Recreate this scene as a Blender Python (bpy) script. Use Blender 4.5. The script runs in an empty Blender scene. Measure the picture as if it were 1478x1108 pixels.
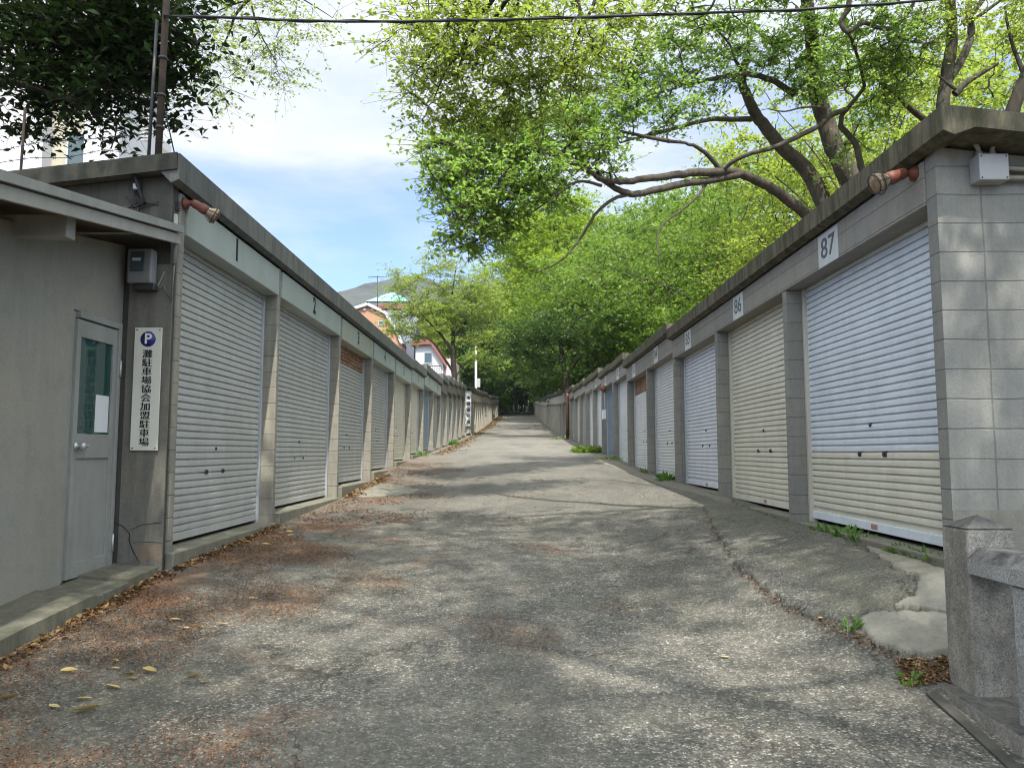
import bpy, bmesh, math, random
import numpy as np
from mathutils import Vector, Matrix
random.seed(7)
RNG = np.random.default_rng(7)
SC = bpy.context.scene
COL = SC.collection

# ------------------------------------------------------------------ camera
FPX = 1110.0                      # focal length in photo pixels (1478 wide)
PITCH = math.atan(98 / FPX); YAW = math.atan(8 / FPX)
cam_d = bpy.data.cameras.new("camera")
cam_d.sensor_width = 36.0
cam_d.lens = FPX / 1478 * 36.0
cam_d.clip_start = 0.05; cam_d.clip_end = 6000
cam = bpy.data.objects.new("camera", cam_d)
cam.location = (0, 0, 0)
cam.rotation_euler = (math.pi / 2 + PITCH, 0, YAW)
COL.objects.link(cam)
SC.camera = cam

# ------------------------------------------------------------------ light and exposure
SUN_DIR = Vector((0.085, -0.53, 0.83)).normalized()      # towards the sun: behind the viewer, high
SUN_EL = math.asin(SUN_DIR.z)
SUN_AZ = math.atan2(SUN_DIR.x, SUN_DIR.y)
world = bpy.data.worlds.new("World")
SC.world = world
world.use_nodes = True
SKY_STRENGTH = 0.15
SUN_STRENGTH = 3.6
EXPOSURE = 1.05
sun_d = bpy.data.lights.new("sun", 'SUN')
sun_d.energy = SUN_STRENGTH; sun_d.angle = math.radians(0.53); sun_d.color = (1.0, 0.955, 0.88)
sun = bpy.data.objects.new("sun", sun_d)
sun.rotation_euler = SUN_DIR.to_track_quat('Z', 'Y').to_euler()
sun.location = (10, -30, 50)
COL.objects.link(sun)
vs = SC.view_settings
SC.display_settings.display_device = 'sRGB'
vs.view_transform = 'Standard'; vs.look = 'None'; vs.exposure = EXPOSURE; vs.gamma = 1.0
vs.use_curve_mapping = False
cy = SC.cycles
cy.max_bounces = 8; cy.diffuse_bounces = 4; cy.glossy_bounces = 3; cy.transmission_bounces = 6
cy.transparent_max_bounces = 8
cy.use_denoising = True
cy.filter_width = 1.1
cy.caustics_reflective = False; cy.caustics_refractive = False
cy.sample_clamp_indirect = 6.0


# ------------------------------------------------------------------ node helper
class NT:
    def __init__(s, tree):
        s.t = tree; s.n = tree.nodes; s.l = tree.links

    def new(s, typ, **kw):
        n = s.n.new(typ)
        for k, v in kw.items():
            if k == 'inp':
                for i, val in v.items():
                    if hasattr(val, 'is_output'):
                        s.l.new(val, n.inputs[i])
                    else:
                        n.inputs[i].default_value = val
            else:
                setattr(n, k, v)
        return n

    def math(s, op, a, b=0.0, c=None, clamp=False):
        n = s.n.new('ShaderNodeMath'); n.operation = op; n.use_clamp = clamp
        for i, v in enumerate((a, b) if c is None else (a, b, c)):
            if hasattr(v, 'is_output'): s.l.new(v, n.inputs[i])
            else: n.inputs[i].default_value = v
        return n.outputs[0]

    def mix(s, fac, a, b, blend='MIX'):
        n = s.n.new('ShaderNodeMix'); n.data_type = 'RGBA'; n.blend_type = blend
        for i, v in ((0, fac), (6, a), (7, b)):
            if hasattr(v, 'is_output'): s.l.new(v, n.inputs[i])
            else: n.inputs[i].default_value = v if i == 0 or len(v) == 4 else (*v, 1)
        return n.outputs[2]

    def ramp(s, fac, stops, interp='LINEAR'):
        n = s.n.new('ShaderNodeValToRGB'); n.color_ramp.interpolation = interp
        e = n.color_ramp.elements
        while len(e) < len(stops): e.new(0.5)
        for k, (p, c) in enumerate(stops):
            e[k].position = p
            e[k].color = (c, c, c, 1) if not hasattr(c, '__len__') else (*c, 1)
        s.l.new(fac, n.inputs[0])
        return n.outputs[0]

    def pos(s):
        return s.n.new('ShaderNodeNewGeometry').outputs['Position']

    def mapped(s, vec, scale=(1, 1, 1), loc=(0, 0, 0), rot=(0, 0, 0)):
        n = s.new('ShaderNodeMapping', inp={0: vec, 1: loc, 2: rot, 3: scale})
        return n.outputs[0]

    def noise(s, vec, scale, detail=4.0, rough=0.6, dist=0.0, color=False):
        n = s.new('ShaderNodeTexNoise', inp={'Vector': vec, 'Scale': scale, 'Detail': detail, 'Roughness': rough, 'Distortion': dist})
        return n.outputs['Color' if color else 'Fac']

    def voronoi(s, vec, scale, feature='F1', out='Distance'):
        n = s.new('ShaderNodeTexVoronoi', feature=feature, inp={'Vector': vec, 'Scale': scale})
        return n.outputs[out]

    def sep(s, vec):
        n = s.new('ShaderNodeSeparateXYZ', inp={0: vec}); return n.outputs

    def comb(s, x, y, z):
        n = s.new('ShaderNodeCombineXYZ', inp={0: x, 1: y, 2: z}); return n.outputs[0]

    def bump(s, h, strength=0.3, dist=0.01, normal=None):
        inp = {'Height': h, 'Strength': strength, 'Distance': dist}
        if normal is not None: inp['Normal'] = normal
        return s.new('ShaderNodeBump', inp=inp).outputs[0]


def new_mat(name):
    m = bpy.data.materials.new(name); m.use_nodes = True
    t = NT(m.node_tree); t.n.clear()
    out = t.new('ShaderNodeOutputMaterial')
    return m, t, out


def principled(t, out, color, rough=0.8, metal=0.0, spec=0.3, normal=None):
    inp = {'Base Color': color if hasattr(color, 'is_output') else (*color, 1), 'Roughness': rough, 'Metallic': metal, 'Specular IOR Level': spec}
    if normal is not None: inp['Normal'] = normal
    p = t.new('ShaderNodeBsdfPrincipled', inp=inp)
    t.l.new(p.outputs[0], out.inputs[0])
    return p


# world: physical sky with thin white cloud
def build_world():
    t = NT(world.node_tree); t.n.clear()
    out = t.new('ShaderNodeOutputWorld')
    sky = t.new('ShaderNodeTexSky', sky_type='NISHITA', sun_disc=False, sun_elevation=SUN_EL, sun_rotation=SUN_AZ, air_density=1.0, dust_density=1.2, ozone_density=1.0)
    d = t.new('ShaderNodeTexCoord').outputs['Generated']
    s = t.sep(d)
    zz = t.math('ADD', t.math('MAXIMUM', s[2], 0.0), 0.22)
    u = t.math('DIVIDE', s[0], zz); v = t.math('DIVIDE', s[1], zz)
    p = t.comb(t.math('MULTIPLY', u, 0.75), t.math('MULTIPLY', v, 1.5), 0.0)
    n1 = t.noise(t.mapped(p, loc=(3.1, 1.25, 0.4), rot=(0, 0, -0.35)), 0.62, 7, 0.60, 0.5)
    n2 = t.noise(t.mapped(p, loc=(1.7, 9.2, 0.0)), 2.4, 6, 0.65, 0.8)
    f = t.math('ADD', t.math('MULTIPLY', n1, 0.75), t.math('MULTIPLY', n2, 0.25))
    # more cloud higher up, a bluer band above the hills
    f = t.math('ADD', f, t.math('MULTIPLY', t.math('SUBTRACT', s[2], 0.34), 0.80))
    fac = t.ramp(f, [(0.33, 0.04), (0.44, 0.42), (0.55, 0.96), (1.0, 1.0)])
    cl = t.ramp(n2, [(0.3, (2.35, 2.75, 3.2)), (0.62, (3.25, 3.35, 3.45))])
    # cloud behind the viewer, brightened towards the sun as added fill for the shade
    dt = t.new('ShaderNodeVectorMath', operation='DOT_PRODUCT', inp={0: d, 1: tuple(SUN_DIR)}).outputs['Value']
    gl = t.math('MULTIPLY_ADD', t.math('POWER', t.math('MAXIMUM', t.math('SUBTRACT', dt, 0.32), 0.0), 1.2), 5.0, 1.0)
    skyb = t.mix(1.0, sky.outputs[0], (0.54, 0.68, 1.0, 1), 'MULTIPLY')
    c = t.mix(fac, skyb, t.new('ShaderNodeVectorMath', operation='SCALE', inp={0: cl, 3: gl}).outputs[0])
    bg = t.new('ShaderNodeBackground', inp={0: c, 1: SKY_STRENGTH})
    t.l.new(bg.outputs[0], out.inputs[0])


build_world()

# ------------------------------------------------------------------ photo -> place helpers
_F = Vector((-math.sin(YAW) * math.cos(PITCH), math.cos(YAW) * math.cos(PITCH), math.sin(PITCH)))
_R = Vector((math.cos(YAW), math.sin(YAW), 0))
_U = _R.cross(_F)


def ray(px, py): return _F + _R * ((px - 739) / FPX) + _U * ((554 - py) / FPX)
def at_y(px, py, Y): d = ray(px, py); return d * (Y / d.y)
def at_x(px, py, X): d = ray(px, py); return d * (X / d.x)


ZL = [(-40, -2.6), (-5, -1.95), (0, -1.58), (3, -1.33), (4.56, -1.19), (6.5, -1.0), (9.4, -0.90), (13, -0.77), (16.6, -0.50), (18.9, -0.35), (22.7, -0.16), (27.6, 0.05), (32.7, 0.26), (43.9, 0.86), (60, 1.78), (90, 3.75), (124, 6.03), (140, 6.9), (220, 10), (400, 14), (4000, 20)]
ZR = [(-40, -2.5), (3.3, -1.27), (3.9, -1.17), (4.3, -0.98), (4.86, -0.745), (7.6, -0.70), (10.3, -0.605), (13, -0.54), (16, -0.45), (19.7, -0.31), (25, -0.06)]
_zx = np.array([a for a, b in ZL]); _zv = np.array([b for a, b in ZL])
_rx = np.array([a for a, b in ZR]); _rv = np.array([b for a, b in ZR])


def _smooth_prof(xs, vs_, y):
    return 0.25 * np.interp(y - 0.5, xs, vs_) + 0.5 * np.interp(y, xs, vs_) + 0.25 * np.interp(y + 0.5, xs, vs_)


def ground(x, y):
    x = np.asarray(x, float); y = np.asarray(y, float)
    zl = _smooth_prof(_zx, _zv, y)
    zr = np.where(y < 25, np.interp(y, _rx, _rv), zl)
    zr = np.where((y >= 19.7) & (y < 25), zl + (zr - zl) * (25 - y) / 5.3, zr)
    x0 = np.interp(y, [4, 6, 9, 13], [1.45, 1.15, 0.2, -1.5])
    t = np.clip((x - x0) / (2.68 - x0), 0, 1); t = 0.65 * t + 0.35 * t * t * (3 - 2 * t)
    z = zl + (zr - zl) * t
    z = z + np.clip(x - 8.6, 0, 60) * 0.10
    z = z + (np.sin(x * 1.9 + y * 0.7) * np.cos(y * 1.3 - x * 0.6) * 0.010 + np.sin(x * 4.3 - y * 3.1) * 0.004) * np.clip((2.7 - np.abs(x)) / .5, 0, 1) * (y < 60)
    return z


def gz(x, y): return float(ground(x, y))


def on_ground(px, py):
    d = ray(px, py); lo, hi = 0.5, 300.0
    for _ in range(60):
        m = (lo + hi) / 2; p = d * m
        if p.z > gz(p.x, p.y): lo = m
        else: hi = m
    p = d * lo
    return Vector((p.x, p.y, gz(p.x, p.y)))


# ------------------------------------------------------------------ object helpers
def tag(o, label=None, cat=None, group=None, kind=None):
    if label: o['label'] = label
    if cat: o['category'] = cat
    if group: o['group'] = group
    if kind: o['kind'] = kind
    return o


def empty(name, loc, label, cat, group=None):
    o = bpy.data.objects.new(name, None); COL.objects.link(o)
    o.location = loc; o.empty_display_size = 0.2
    return tag(o, label, cat, group)


def link_mesh(name, me, mat=None, parent=None, root=None):
    """mesh given in world coordinates; moved into the frame of its thing"""
    o = bpy.data.objects.new(name, me); COL.objects.link(o)
    if mat is not None:
        for mm in (mat if isinstance(mat, (list, tuple)) else [mat]):
            me.materials.append(mm)
    if parent is not None:
        o.parent = parent
        r = parent
        off = Vector((0, 0, 0))
        while r is not None:
            off += r.location; r = r.parent
        me.transform(Matrix.Translation(-off))
    return o


class MB:
    def __init__(s): s.bm = bmesh.new()

    def box(s, a, b, bevel=0.0, mi=0, seg=2, jit=0.0):
        x0, x1 = sorted((a[0], b[0])); y0, y1 = sorted((a[1], b[1])); z0, z1 = sorted((a[2], b[2]))
        co = [(x0, y0, z0), (x1, y0, z0), (x1, y1, z0), (x0, y1, z0), (x0, y0, z1), (x1, y0, z1), (x1, y1, z1), (x0, y1, z1)]
        return s.hexa(co, bevel, mi, seg)

    def hexa(s, co, bevel=0.0, mi=0, seg=2):
        v = [s.bm.verts.new(c) for c in co]
        fs = [s.bm.faces.new([v[i] for i in q]) for q in ((0, 3, 2, 1), (4, 5, 6, 7), (0, 1, 5, 4), (1, 2, 6, 5), (2, 3, 7, 6), (3, 0, 4, 7))]
        for f in fs: f.material_index = mi
        if bevel > 0:
            es = list({e for f in fs for e in f.edges})
            r = bmesh.ops.bevel(s.bm, geom=es, offset=bevel, segments=seg, affect='EDGES', profile=0.6)
            for f in r['faces']: f.material_index = mi; f.smooth = True
        return s

    def prism(s, poly, axis, a, b, mi=0):
        """poly: 2D outline, extruded along axis 'x','y' or 'z' from a to b"""
        def P(u, v, w):
            return {'x': (w, u, v), 'y': (u, w, v), 'z': (u, v, w)}[axis]
        A = [s.bm.verts.new(P(u, v, a)) for u, v in poly]; B = [s.bm.verts.new(P(u, v, b)) for u, v in poly]
        fs = [s.bm.faces.new(A), s.bm.faces.new(list(reversed(B)))]
        n = len(poly)
        for i in range(n): fs.append(s.bm.faces.new((A[i], B[i], B[(i + 1) % n], A[(i + 1) % n])))
        for f in fs: f.material_index = mi
        bmesh.ops.recalc_face_normals(s.bm, faces=fs)
        return s

    def tube(s, pts, rad, n=8, mi=0, caps=True):
        pts = [Vector(p) for p in pts]
        rads = rad if hasattr(rad, '__len__') else [rad] * len(pts)
        rings = []; up = Vector((0.13, 0.21, 0.97))
        for i, p in enumerate(pts):
            tg = (pts[min(i + 1, len(pts) - 1)] - pts[max(i - 1, 0)]).normalized()
            a = tg.cross(up)
            if a.length < 1e-3: a = tg.cross(Vector((1, 0, 0)))
            a.normalize(); b = a.cross(tg).normalized()
            rings.append([s.bm.verts.new(p + (a * math.cos(2 * math.pi * k / n) + b * math.sin(2 * math.pi * k / n)) * rads[i]) for k in range(n)])
        for i in range(len(rings) - 1):
            for k in range(n):
                f = s.bm.faces.new((rings[i][k], rings[i][(k + 1) % n], rings[i + 1][(k + 1) % n], rings[i + 1][k])); f.smooth = True; f.material_index = mi
        if caps:
            for r in (rings[0], rings[-1]):
                try:
                    f = s.bm.faces.new(r); f.material_index = mi
                except ValueError: pass
        return s

    def lathe(s, prof, origin, axis, n=20, mi=0):
        """prof: (radius, distance along axis)"""
        axis = Vector(axis).normalized(); o = Vector(origin)
        pts = [o + axis * d for r, d in prof]
        a = axis.cross(Vector((0.1, 0.2, 0.97))).normalized(); b = a.cross(axis)
        rings = []
        for (r, d), p in zip(prof, pts):
            rings.append([s.bm.verts.new(p + (a * math.cos(2 * math.pi * k / n) + b * math.sin(2 * math.pi * k / n)) * max(r, 1e-4)) for k in range(n)])
        for i in range(len(rings) - 1):
            for k in range(n):
                f = s.bm.faces.new((rings[i][k], rings[i][(k + 1) % n], rings[i + 1][(k + 1) % n], rings[i + 1][k])); f.smooth = True; f.material_index = mi
        return s

    def face(s, pts, mi=0):
        f = s.bm.faces.new([s.bm.verts.new(p) for p in pts]); f.material_index = mi
        return s

    def build(s, name, mat, parent=None, recalc=True):
        if recalc: bmesh.ops.recalc_face_normals(s.bm, faces=s.bm.faces)
        me = bpy.data.meshes.new(name); s.bm.to_mesh(me); s.bm.free()
        return link_mesh(name, me, mat, parent)


def mesh_np(name, verts, quads, mat, parent=None, tint=None, smooth=False):
    me = bpy.data.meshes.new(name)
    verts = np.ascontiguousarray(verts, np.float32); quads = np.ascontiguousarray(quads, np.int32)
    if parent is not None:
        verts = verts - np.array(parent.location, np.float32)
    nf, k = quads.shape
    me.vertices.add(len(verts)); me.vertices.foreach_set('co', verts.ravel())
    me.loops.add(nf * k); me.loops.foreach_set('vertex_index', quads.ravel())
    me.polygons.add(nf)
    me.polygons.foreach_set('loop_start', np.arange(0, nf * k, k, dtype=np.int32))
    me.polygons.foreach_set('loop_total', np.full(nf, k, np.int32))
    if smooth: me.polygons.foreach_set('use_smooth', np.ones(nf, bool))
    if tint is not None:
        at = me.attributes.new('tint', 'FLOAT', 'FACE'); at.data.foreach_set('value', np.ascontiguousarray(tint, np.float32))
    me.update(); me.validate()
    o = bpy.data.objects.new(name, me); COL.objects.link(o)
    if mat is not None: me.materials.append(mat)
    if parent is not None: o.parent = parent
    return o


def text_mesh(name, body, size, mat, parent, loc, rot, extrude=0.001, bold=0.0, sx=1.0, align='CENTER', shear=0.0, fat=0.0):
    cu = bpy.data.curves.new(name, 'FONT'); cu.body = body; cu.size = size; cu.extrude = extrude; cu.offset = bold
    cu.align_x = align; cu.align_y = 'CENTER'; cu.shear = shear
    tmp = bpy.data.objects.new('tmp', cu); COL.objects.link(tmp)
    bpy.context.view_layer.update()
    dg = bpy.context.evaluated_depsgraph_get()
    me = bpy.data.meshes.new_from_object(tmp.evaluated_get(dg))
    bpy.data.objects.remove(tmp)
    me.name = name
    me.transform(Matrix.Diagonal((sx, 1, 1, 1)))
    from mathutils import Euler
    if fat:
        bm = bmesh.new()
        for k, dx in enumerate((-fat, 0.0, fat)):
            m2 = me.copy(); m2.transform(Matrix.Translation((dx, 0, -0.0002 * k))); bm.from_mesh(m2); bpy.data.meshes.remove(m2)
        bm.to_mesh(me); bm.free()
    me.transform(Matrix.Translation(Vector(loc)) @ Euler(rot).to_matrix().to_4x4())
    me.materials.clear()
    return link_mesh(name, me, mat, parent)


# ------------------------------------------------------------------ materials
def concrete(name, base, dark=0.45, blocks=None, stain=0.6, moss=0.0, scale=1.0, warm=(1.06, 1.0, 0.90)):
    m, t, out = new_mat(name)
    p = t.pos()
    n1 = t.noise(p, 1.3 * scale, 6, 0.65)
    n2 = t.noise(t.mapped(p, (5, 5, 0.55)), 1.4 * scale, 5, 0.7)          # rain streaks
    n3 = t.noise(p, 55, 3, 0.7)
    n4 = t.noise(p, 9 * scale, 4, 0.7)
    d = tuple(c * dark for c in base); w = tuple(min(1, c * k * 1.12) for c, k in zip(base, warm))
    c = t.mix(t.ramp(n1, [(0.3, 0.0), (0.7, 1.0)]), base, w)
    st = t.math('MULTIPLY', t.ramp(n2, [(0.42, 0.0), (0.72, 1.0)]), stain)
    c = t.mix(st, c, d)
    c = t.mix(t.math('MULTIPLY', t.ramp(n4, [(0.5, 0.0), (0.75, 1.0)]), 0.35), c, d)
    c = t.mix(t.math('MULTIPLY', t.ramp(n3, [(0.35, 1.0), (0.6, 0.0)]), 0.28), c, tuple(k * 0.55 for k in base))
    h = t.math('ADD', t.math('MULTIPLY', n3, 0.5), t.math('MULTIPLY', n4, 0.6))
    if moss > 0:
        mo = t.noise(t.mapped(p, (6, 6, 1.0)), 1.6, 5, 0.75)
        c = t.mix(t.math('MULTIPLY', t.ramp(mo, [(0.4, 0.0), (0.62, 1.0)]), moss), c, (0.035, 0.04, 0.018))
    if blocks:
        bw, bh, oz, ox = blocks
        s = t.sep(p)
        wob = t.math('MULTIPLY', t.math('SUBTRACT', t.noise(p, 3.0, 3, 0.6), 0.5), 0.014)
        v = t.comb(t.math('ADD', t.math('ADD', t.math('ADD', s[0], s[1]), ox), wob), t.math('ADD', t.math('ADD', s[2], oz), wob), 0.0)
        br = t.new('ShaderNodeTexBrick', offset=0.0, squash=1.0, inp={'Vector': v, 'Color1': (0, 0, 0, 1), 'Color2': (1, 1, 1, 1), 'Mortar': (0, 0, 0, 1), 'Scale': 1.0, 'Mortar Size': 0.007, 'Mortar Smooth': 0.8, 'Bias': 0.0, 'Brick Width': bw, 'Row Height': bh})
        f = br.outputs['Fac']
        c = t.mix(t.math('MULTIPLY', br.outputs['Color'], 0.18), c, d)
        c = t.mix(t.math('MULTIPLY', f, 0.55), c, tuple(k * 0.40 for k in base))
        h = t.math('SUBTRACT', h, t.math('MULTIPLY', f, 2.6))
    principled(t, out, c, 0.9, 0, 0.2, t.bump(h, 0.45, 0.008))
    return m


def paint(name, col, rough=0.5, metal=0.0, dirt=0.3, rust=0.0, spec=0.4, dirt_col=None, dscale=1.0):
    m, t, out = new_mat(name)
    p = t.pos()
    n1 = t.noise(t.mapped(p, (3, 3, 0.8)), 1.6 * dscale, 6, 0.7)
    n2 = t.noise(p, 14 * dscale, 4, 0.7)
    dc = dirt_col or tuple(k * 0.45 for k in col)
    c = t.mix(t.math('MULTIPLY', t.ramp(n1, [(0.4, 0.0), (0.75, 1.0)]), dirt), col, dc)
    c = t.mix(t.math('MULTIPLY', t.ramp(n2, [(0.5, 0.0), (0.8, 1.0)]), dirt * 0.6), c, dc)
    r = rough
    if rust > 0:
        rn = t.noise(p, 5, 7, 0.75)
        rf = t.math('MULTIPLY', t.ramp(rn, [(0.42, 0.0), (0.55, 1.0)]), rust)
        rc = t.mix(n2, (0.16, 0.055, 0.02), (0.30, 0.12, 0.04))
        c = t.mix(rf, c, rc)
    principled(t, out, c, r, metal, spec, t.bump(n2, 0.08, 0.004))
    return m


def leaf_mat(name, c1, c2, trans=0.45, tcol=None, rough=0.45, spec=0.35):
    m, t, out = new_mat(name)
    a = t.new('ShaderNodeAttribute', attribute_name='tint', attribute_type='GEOMETRY').outputs['Fac']
    c = t.mix(a, c1, c2)
    tc = t.mix(0.5, c, tcol or tuple(k * 1.6 for k in c2))
    pr = t.new('ShaderNodeBsdfPrincipled', inp={'Base Color': c, 'Roughness': rough, 'Specular IOR Level': spec})
    tr = t.new('ShaderNodeBsdfTranslucent', inp={0: tc})
    mx = t.new('ShaderNodeMixShader', inp={0: trans, 1: pr.outputs[0], 2: tr.outputs[0]})
    t.l.new(mx.outputs[0], out.inputs[0])
    return m


def bark(name, base):
    m, t, out = new_mat(name)
    p = t.pos()
    n = t.noise(t.mapped(p, (9, 9, 2.2)), 1.0, 6, 0.75)
    n2 = t.noise(p, 2.2, 4, 0.6)
    c = t.mix(t.ramp(n, [(0.35, 0.0), (0.65, 1.0)]), tuple(k * 0.45 for k in base), base)
    c = t.mix(t.math('MULTIPLY', t.ramp(n2, [(0.5, 0.0), (0.7, 1.0)]), 0.4), c, (base[0] * 0.7, base[1] * 0.95, base[2] * 0.7))
    principled(t, out, c, 0.95, 0, 0.15, t.bump(n, 0.8, 0.03))
    return m


def glass_dark(name, col, rough=0.04):
    m, t, out = new_mat(name)
    principled(t, out, col, rough, 0, 0.6)
    return m


def asphalt():
    m, t, out = new_mat('asphalt')
    p = t.pos()
    s = t.sep(p)
    big = t.noise(p, 0.55, 5, 0.6, 0.4)
    mid = t.noise(p, 2.6, 5, 0.65)
    fine = t.noise(p, 38, 4, 0.75)
    vor = t.voronoi(t.new('ShaderNodeVectorMath', operation='MULTIPLY_ADD', inp={0: t.noise(p, 24, 3, 0.7, color=True), 1: (0.03, 0.03, 0.0), 2: p}).outputs[0], 78, out='Color')
    pw = t.new('ShaderNodeVectorMath', operation='MULTIPLY_ADD', inp={0: t.noise(p, 24, 3, 0.7, color=True), 1: (0.03, 0.03, 0.0), 2: p}).outputs[0]
    vd = t.voronoi(pw, 78, out='Distance')
    sv = t.sep(vor)
    # worn aggregate: stones of different greys sitting in dark binder
    stone = t.ramp(sv[0], [(0.0, (0.052, 0.049, 0.042)), (0.35, (0.100, 0.094, 0.078)), (0.70, (0.175, 0.165, 0.136)), (0.90, (0.265, 0.250, 0.208)), (1.0, (0.40, 0.378, 0.32))])
    binder = t.mix(fine, (0.034, 0.032, 0.028), (0.098, 0.093, 0.080))
    c = t.mix(t.ramp(vd, [(0.42, 1.0), (0.72, 0.0)]), binder, stone)
    mm = t.noise(p, 17, 4, 0.75)
    c = t.mix(1.0, c, t.ramp(mm, [(0.30, 0.42), (0.50, 0.90), (0.68, 1.50)]), 'MULTIPLY')
    # distance: averaged tone (stones no longer resolved) plus worn pale areas
    worn = t.ramp(t.math('ADD', t.math('MULTIPLY', big, 0.65), t.math('MULTIPLY', mid, 0.35)), [(0.36, 0.0), (0.62, 1.0)])
    c = t.mix(t.math('MULTIPLY', t.math('MULTIPLY', worn, t.ramp(fine, [(0.35, 0.35), (0.6, 1.0)])), 0.55), c, (0.215, 0.203, 0.170))
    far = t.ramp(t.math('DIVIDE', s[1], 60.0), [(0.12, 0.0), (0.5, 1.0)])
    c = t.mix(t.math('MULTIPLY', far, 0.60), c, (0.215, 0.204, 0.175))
    # smooth darker wheel tracks / old patches
    pt = t.noise(t.mapped(p, (1, 0.35, 1), (4.2, 0, 0)), 0.9, 3, 0.5)
    c = t.mix(t.math('MULTIPLY', t.ramp(pt, [(0.52, 0.0), (0.60, 1.0)]), 0.30), c, (0.062, 0.060, 0.053))
    # patched apron on the right: darker, mossy mix behind a ragged seam
    sx = t.math('ADD', s[0], t.math('MULTIPLY', t.math('SUBTRACT', mid, 0.5), 0.35))
    am = t.math('MULTIPLY', t.ramp(t.math('MULTIPLY', sx, 0.2), [(0.385, 0.0), (0.40, 1.0)]), t.math('MULTIPLY', t.ramp(t.math('DIVIDE', s[1], 20.0), [(0.21, 0.0), (0.23, 1.0)]), t.ramp(t.math('DIVIDE', s[1], 20.0), [(0.45, 1.0), (0.56, 0.0)])))
    c = t.mix(t.math('MULTIPLY', am, 0.45), c, t.mix(sv[1], (0.042, 0.043, 0.030), (0.150, 0.148, 0.110)))
    mg = t.ramp(t.noise(p, 1.1, 5, 0.7), [(0.46, 0.0), (0.64, 1.0)])
    c = t.mix(t.math('MULTIPLY', mg, 0.30), c, (0.058, 0.058, 0.036))
    # brown-orange bud-scale litter, thicker to the left
    l1 = t.noise(t.mapped(p, (1.0, 1.0, 1.0), (11, 3, 0)), 1.5, 7, 0.72, 0.7)
    l2 = t.noise(p, 75, 3, 0.75)
    left = t.math('MULTIPLY', t.math('SUBTRACT', -0.1, s[0]), 0.055)
    lf = t.math('ADD', t.math('ADD', l1, left), t.math('MULTIPLY', t.math('SUBTRACT', l2, 0.5), 0.75))
    lm = t.ramp(lf, [(0.655, 0.0), (0.775, 0.78)])
    lc = t.mix(l2, (0.075, 0.034, 0.016), (0.290, 0.145, 0.070))
    c = t.mix(t.math('MULTIPLY', lm, t.ramp(t.math('DIVIDE', s[1], 60.0), [(0.2, 0.9), (0.6, 0.25)])), c, lc)
    wp = t.new('ShaderNodeVectorMath', operation='MULTIPLY_ADD', inp={0: t.noise(p, 1.6, 5, 0.7, color=True), 1: (0.9, 0.9, 0.0), 2: p}).outputs[0]
    ed = t.new('ShaderNodeTexVoronoi', feature='DISTANCE_TO_EDGE', inp={'Vector': t.mapped(wp, (0.55, 0.33, 0.0)), 'Scale': 1.0}).outputs['Distance']
    ck = t.math('MULTIPLY', t.ramp(ed, [(0.0, 1.0), (0.007, 0.0)]), t.ramp(t.noise(p, 0.8, 2), [(0.47, 0.0), (0.56, 1.0)]))
    c = t.mix(t.math('MULTIPLY', ck, 0.8), c, (0.030, 0.026, 0.020))
    h = t.math('ADD', t.math('MULTIPLY', t.ramp(vd, [(0.2, 1.0), (0.6, 0.0)]), 0.8), t.math('MULTIPLY', fine, 0.7))
    principled(t, out, c, 0.92, 0, 0.25, t.bump(h, 0.6, 0.008))
    return m


M = {}
M['asphalt'] = asphalt()
M['conc_left'] = concrete('grey_concrete', (0.170, 0.166, 0.146), 0.42, None, 0.6)
M['block_left'] = concrete('block_pillar_left', (0.275, 0.265, 0.225), 0.42, (4.0, 0.195, 0.96, 0.0), 0.6)
M['gable_left'] = concrete('shade_toned_gable', (0.085, 0.083, 0.074), 0.40, None, 0.75)  # gable tone lowered: the tree shade is put into the colour
M['block_right'] = concrete('block_wall_right', (0.250, 0.252, 0.230), 0.48, (0.39, 0.1885, 0.80, -0.045), 0.35)
M['block_pillar_right'] = concrete('block_pillar_right', (0.255, 0.252, 0.225), 0.50, (4.0, 0.19, 0.80, 0.0), 0.4)
M['header_right'] = concrete('board_marked_concrete', (0.285, 0.275, 0.250), 0.5, (3.1, 0.17, 0.06, 0.4), 0.3)
M['roof_left'] = concrete('roof_slab_left', (0.142, 0.146, 0.138), 0.40, None, 0.75, 0.2, warm=(1.0, 1.0, 0.97))
M['roof_right'] = concrete('mossy_roof_slab', (0.150, 0.135, 0.100), 0.40, None, 0.7, 0.75)
M['sill'] = concrete('worn_sill', (0.190, 0.185, 0.150), 0.42, None, 0.5)
M['path'] = concrete('mossy_path', (0.165, 0.160, 0.128), 0.45, None, 0.5, 0.35)
M['brown_patch'] = concrete('broken_render_patch', (0.20, 0.160, 0.125), 0.5, None, 0.4)
M['patch'] = concrete('pale_concrete_patch', (0.225, 0.217, 0.182), 0.45, None, 0.5)
M['verge_shade'] = concrete('verge_shade', (0.055, 0.055, 0.048), 0.4, None, 0.7, 0.3)  # roof-end shade put into the colour of this strip
M['render_wall'] = concrete('grey_render', (0.262, 0.260, 0.228), 0.58, None, 0.35, scale=0.6)
M['far_conc'] = concrete('far_concrete', (0.36, 0.345, 0.30), 0.5, None, 0.35, scale=0.7)
M['far_roof'] = concrete('far_roof', (0.085, 0.08, 0.072), 0.35, None, 0.7, 0.4)
M['green_panel'] = paint('pale_green_panel', (0.365, 0.400, 0.370), 0.55, 0, 0.34, dirt_col=(0.20, 0.225, 0.185), dscale=0.5)
M['green_panel_rust'] = paint('stained_green_panel', (0.36, 0.395, 0.345), 0.6, 0, 0.5, 0.0, dirt_col=(0.34, 0.24, 0.12))
M['white_plate'] = paint('white_number_plate', (0.56, 0.57, 0.56), 0.6, 0, 0.25)
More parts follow.
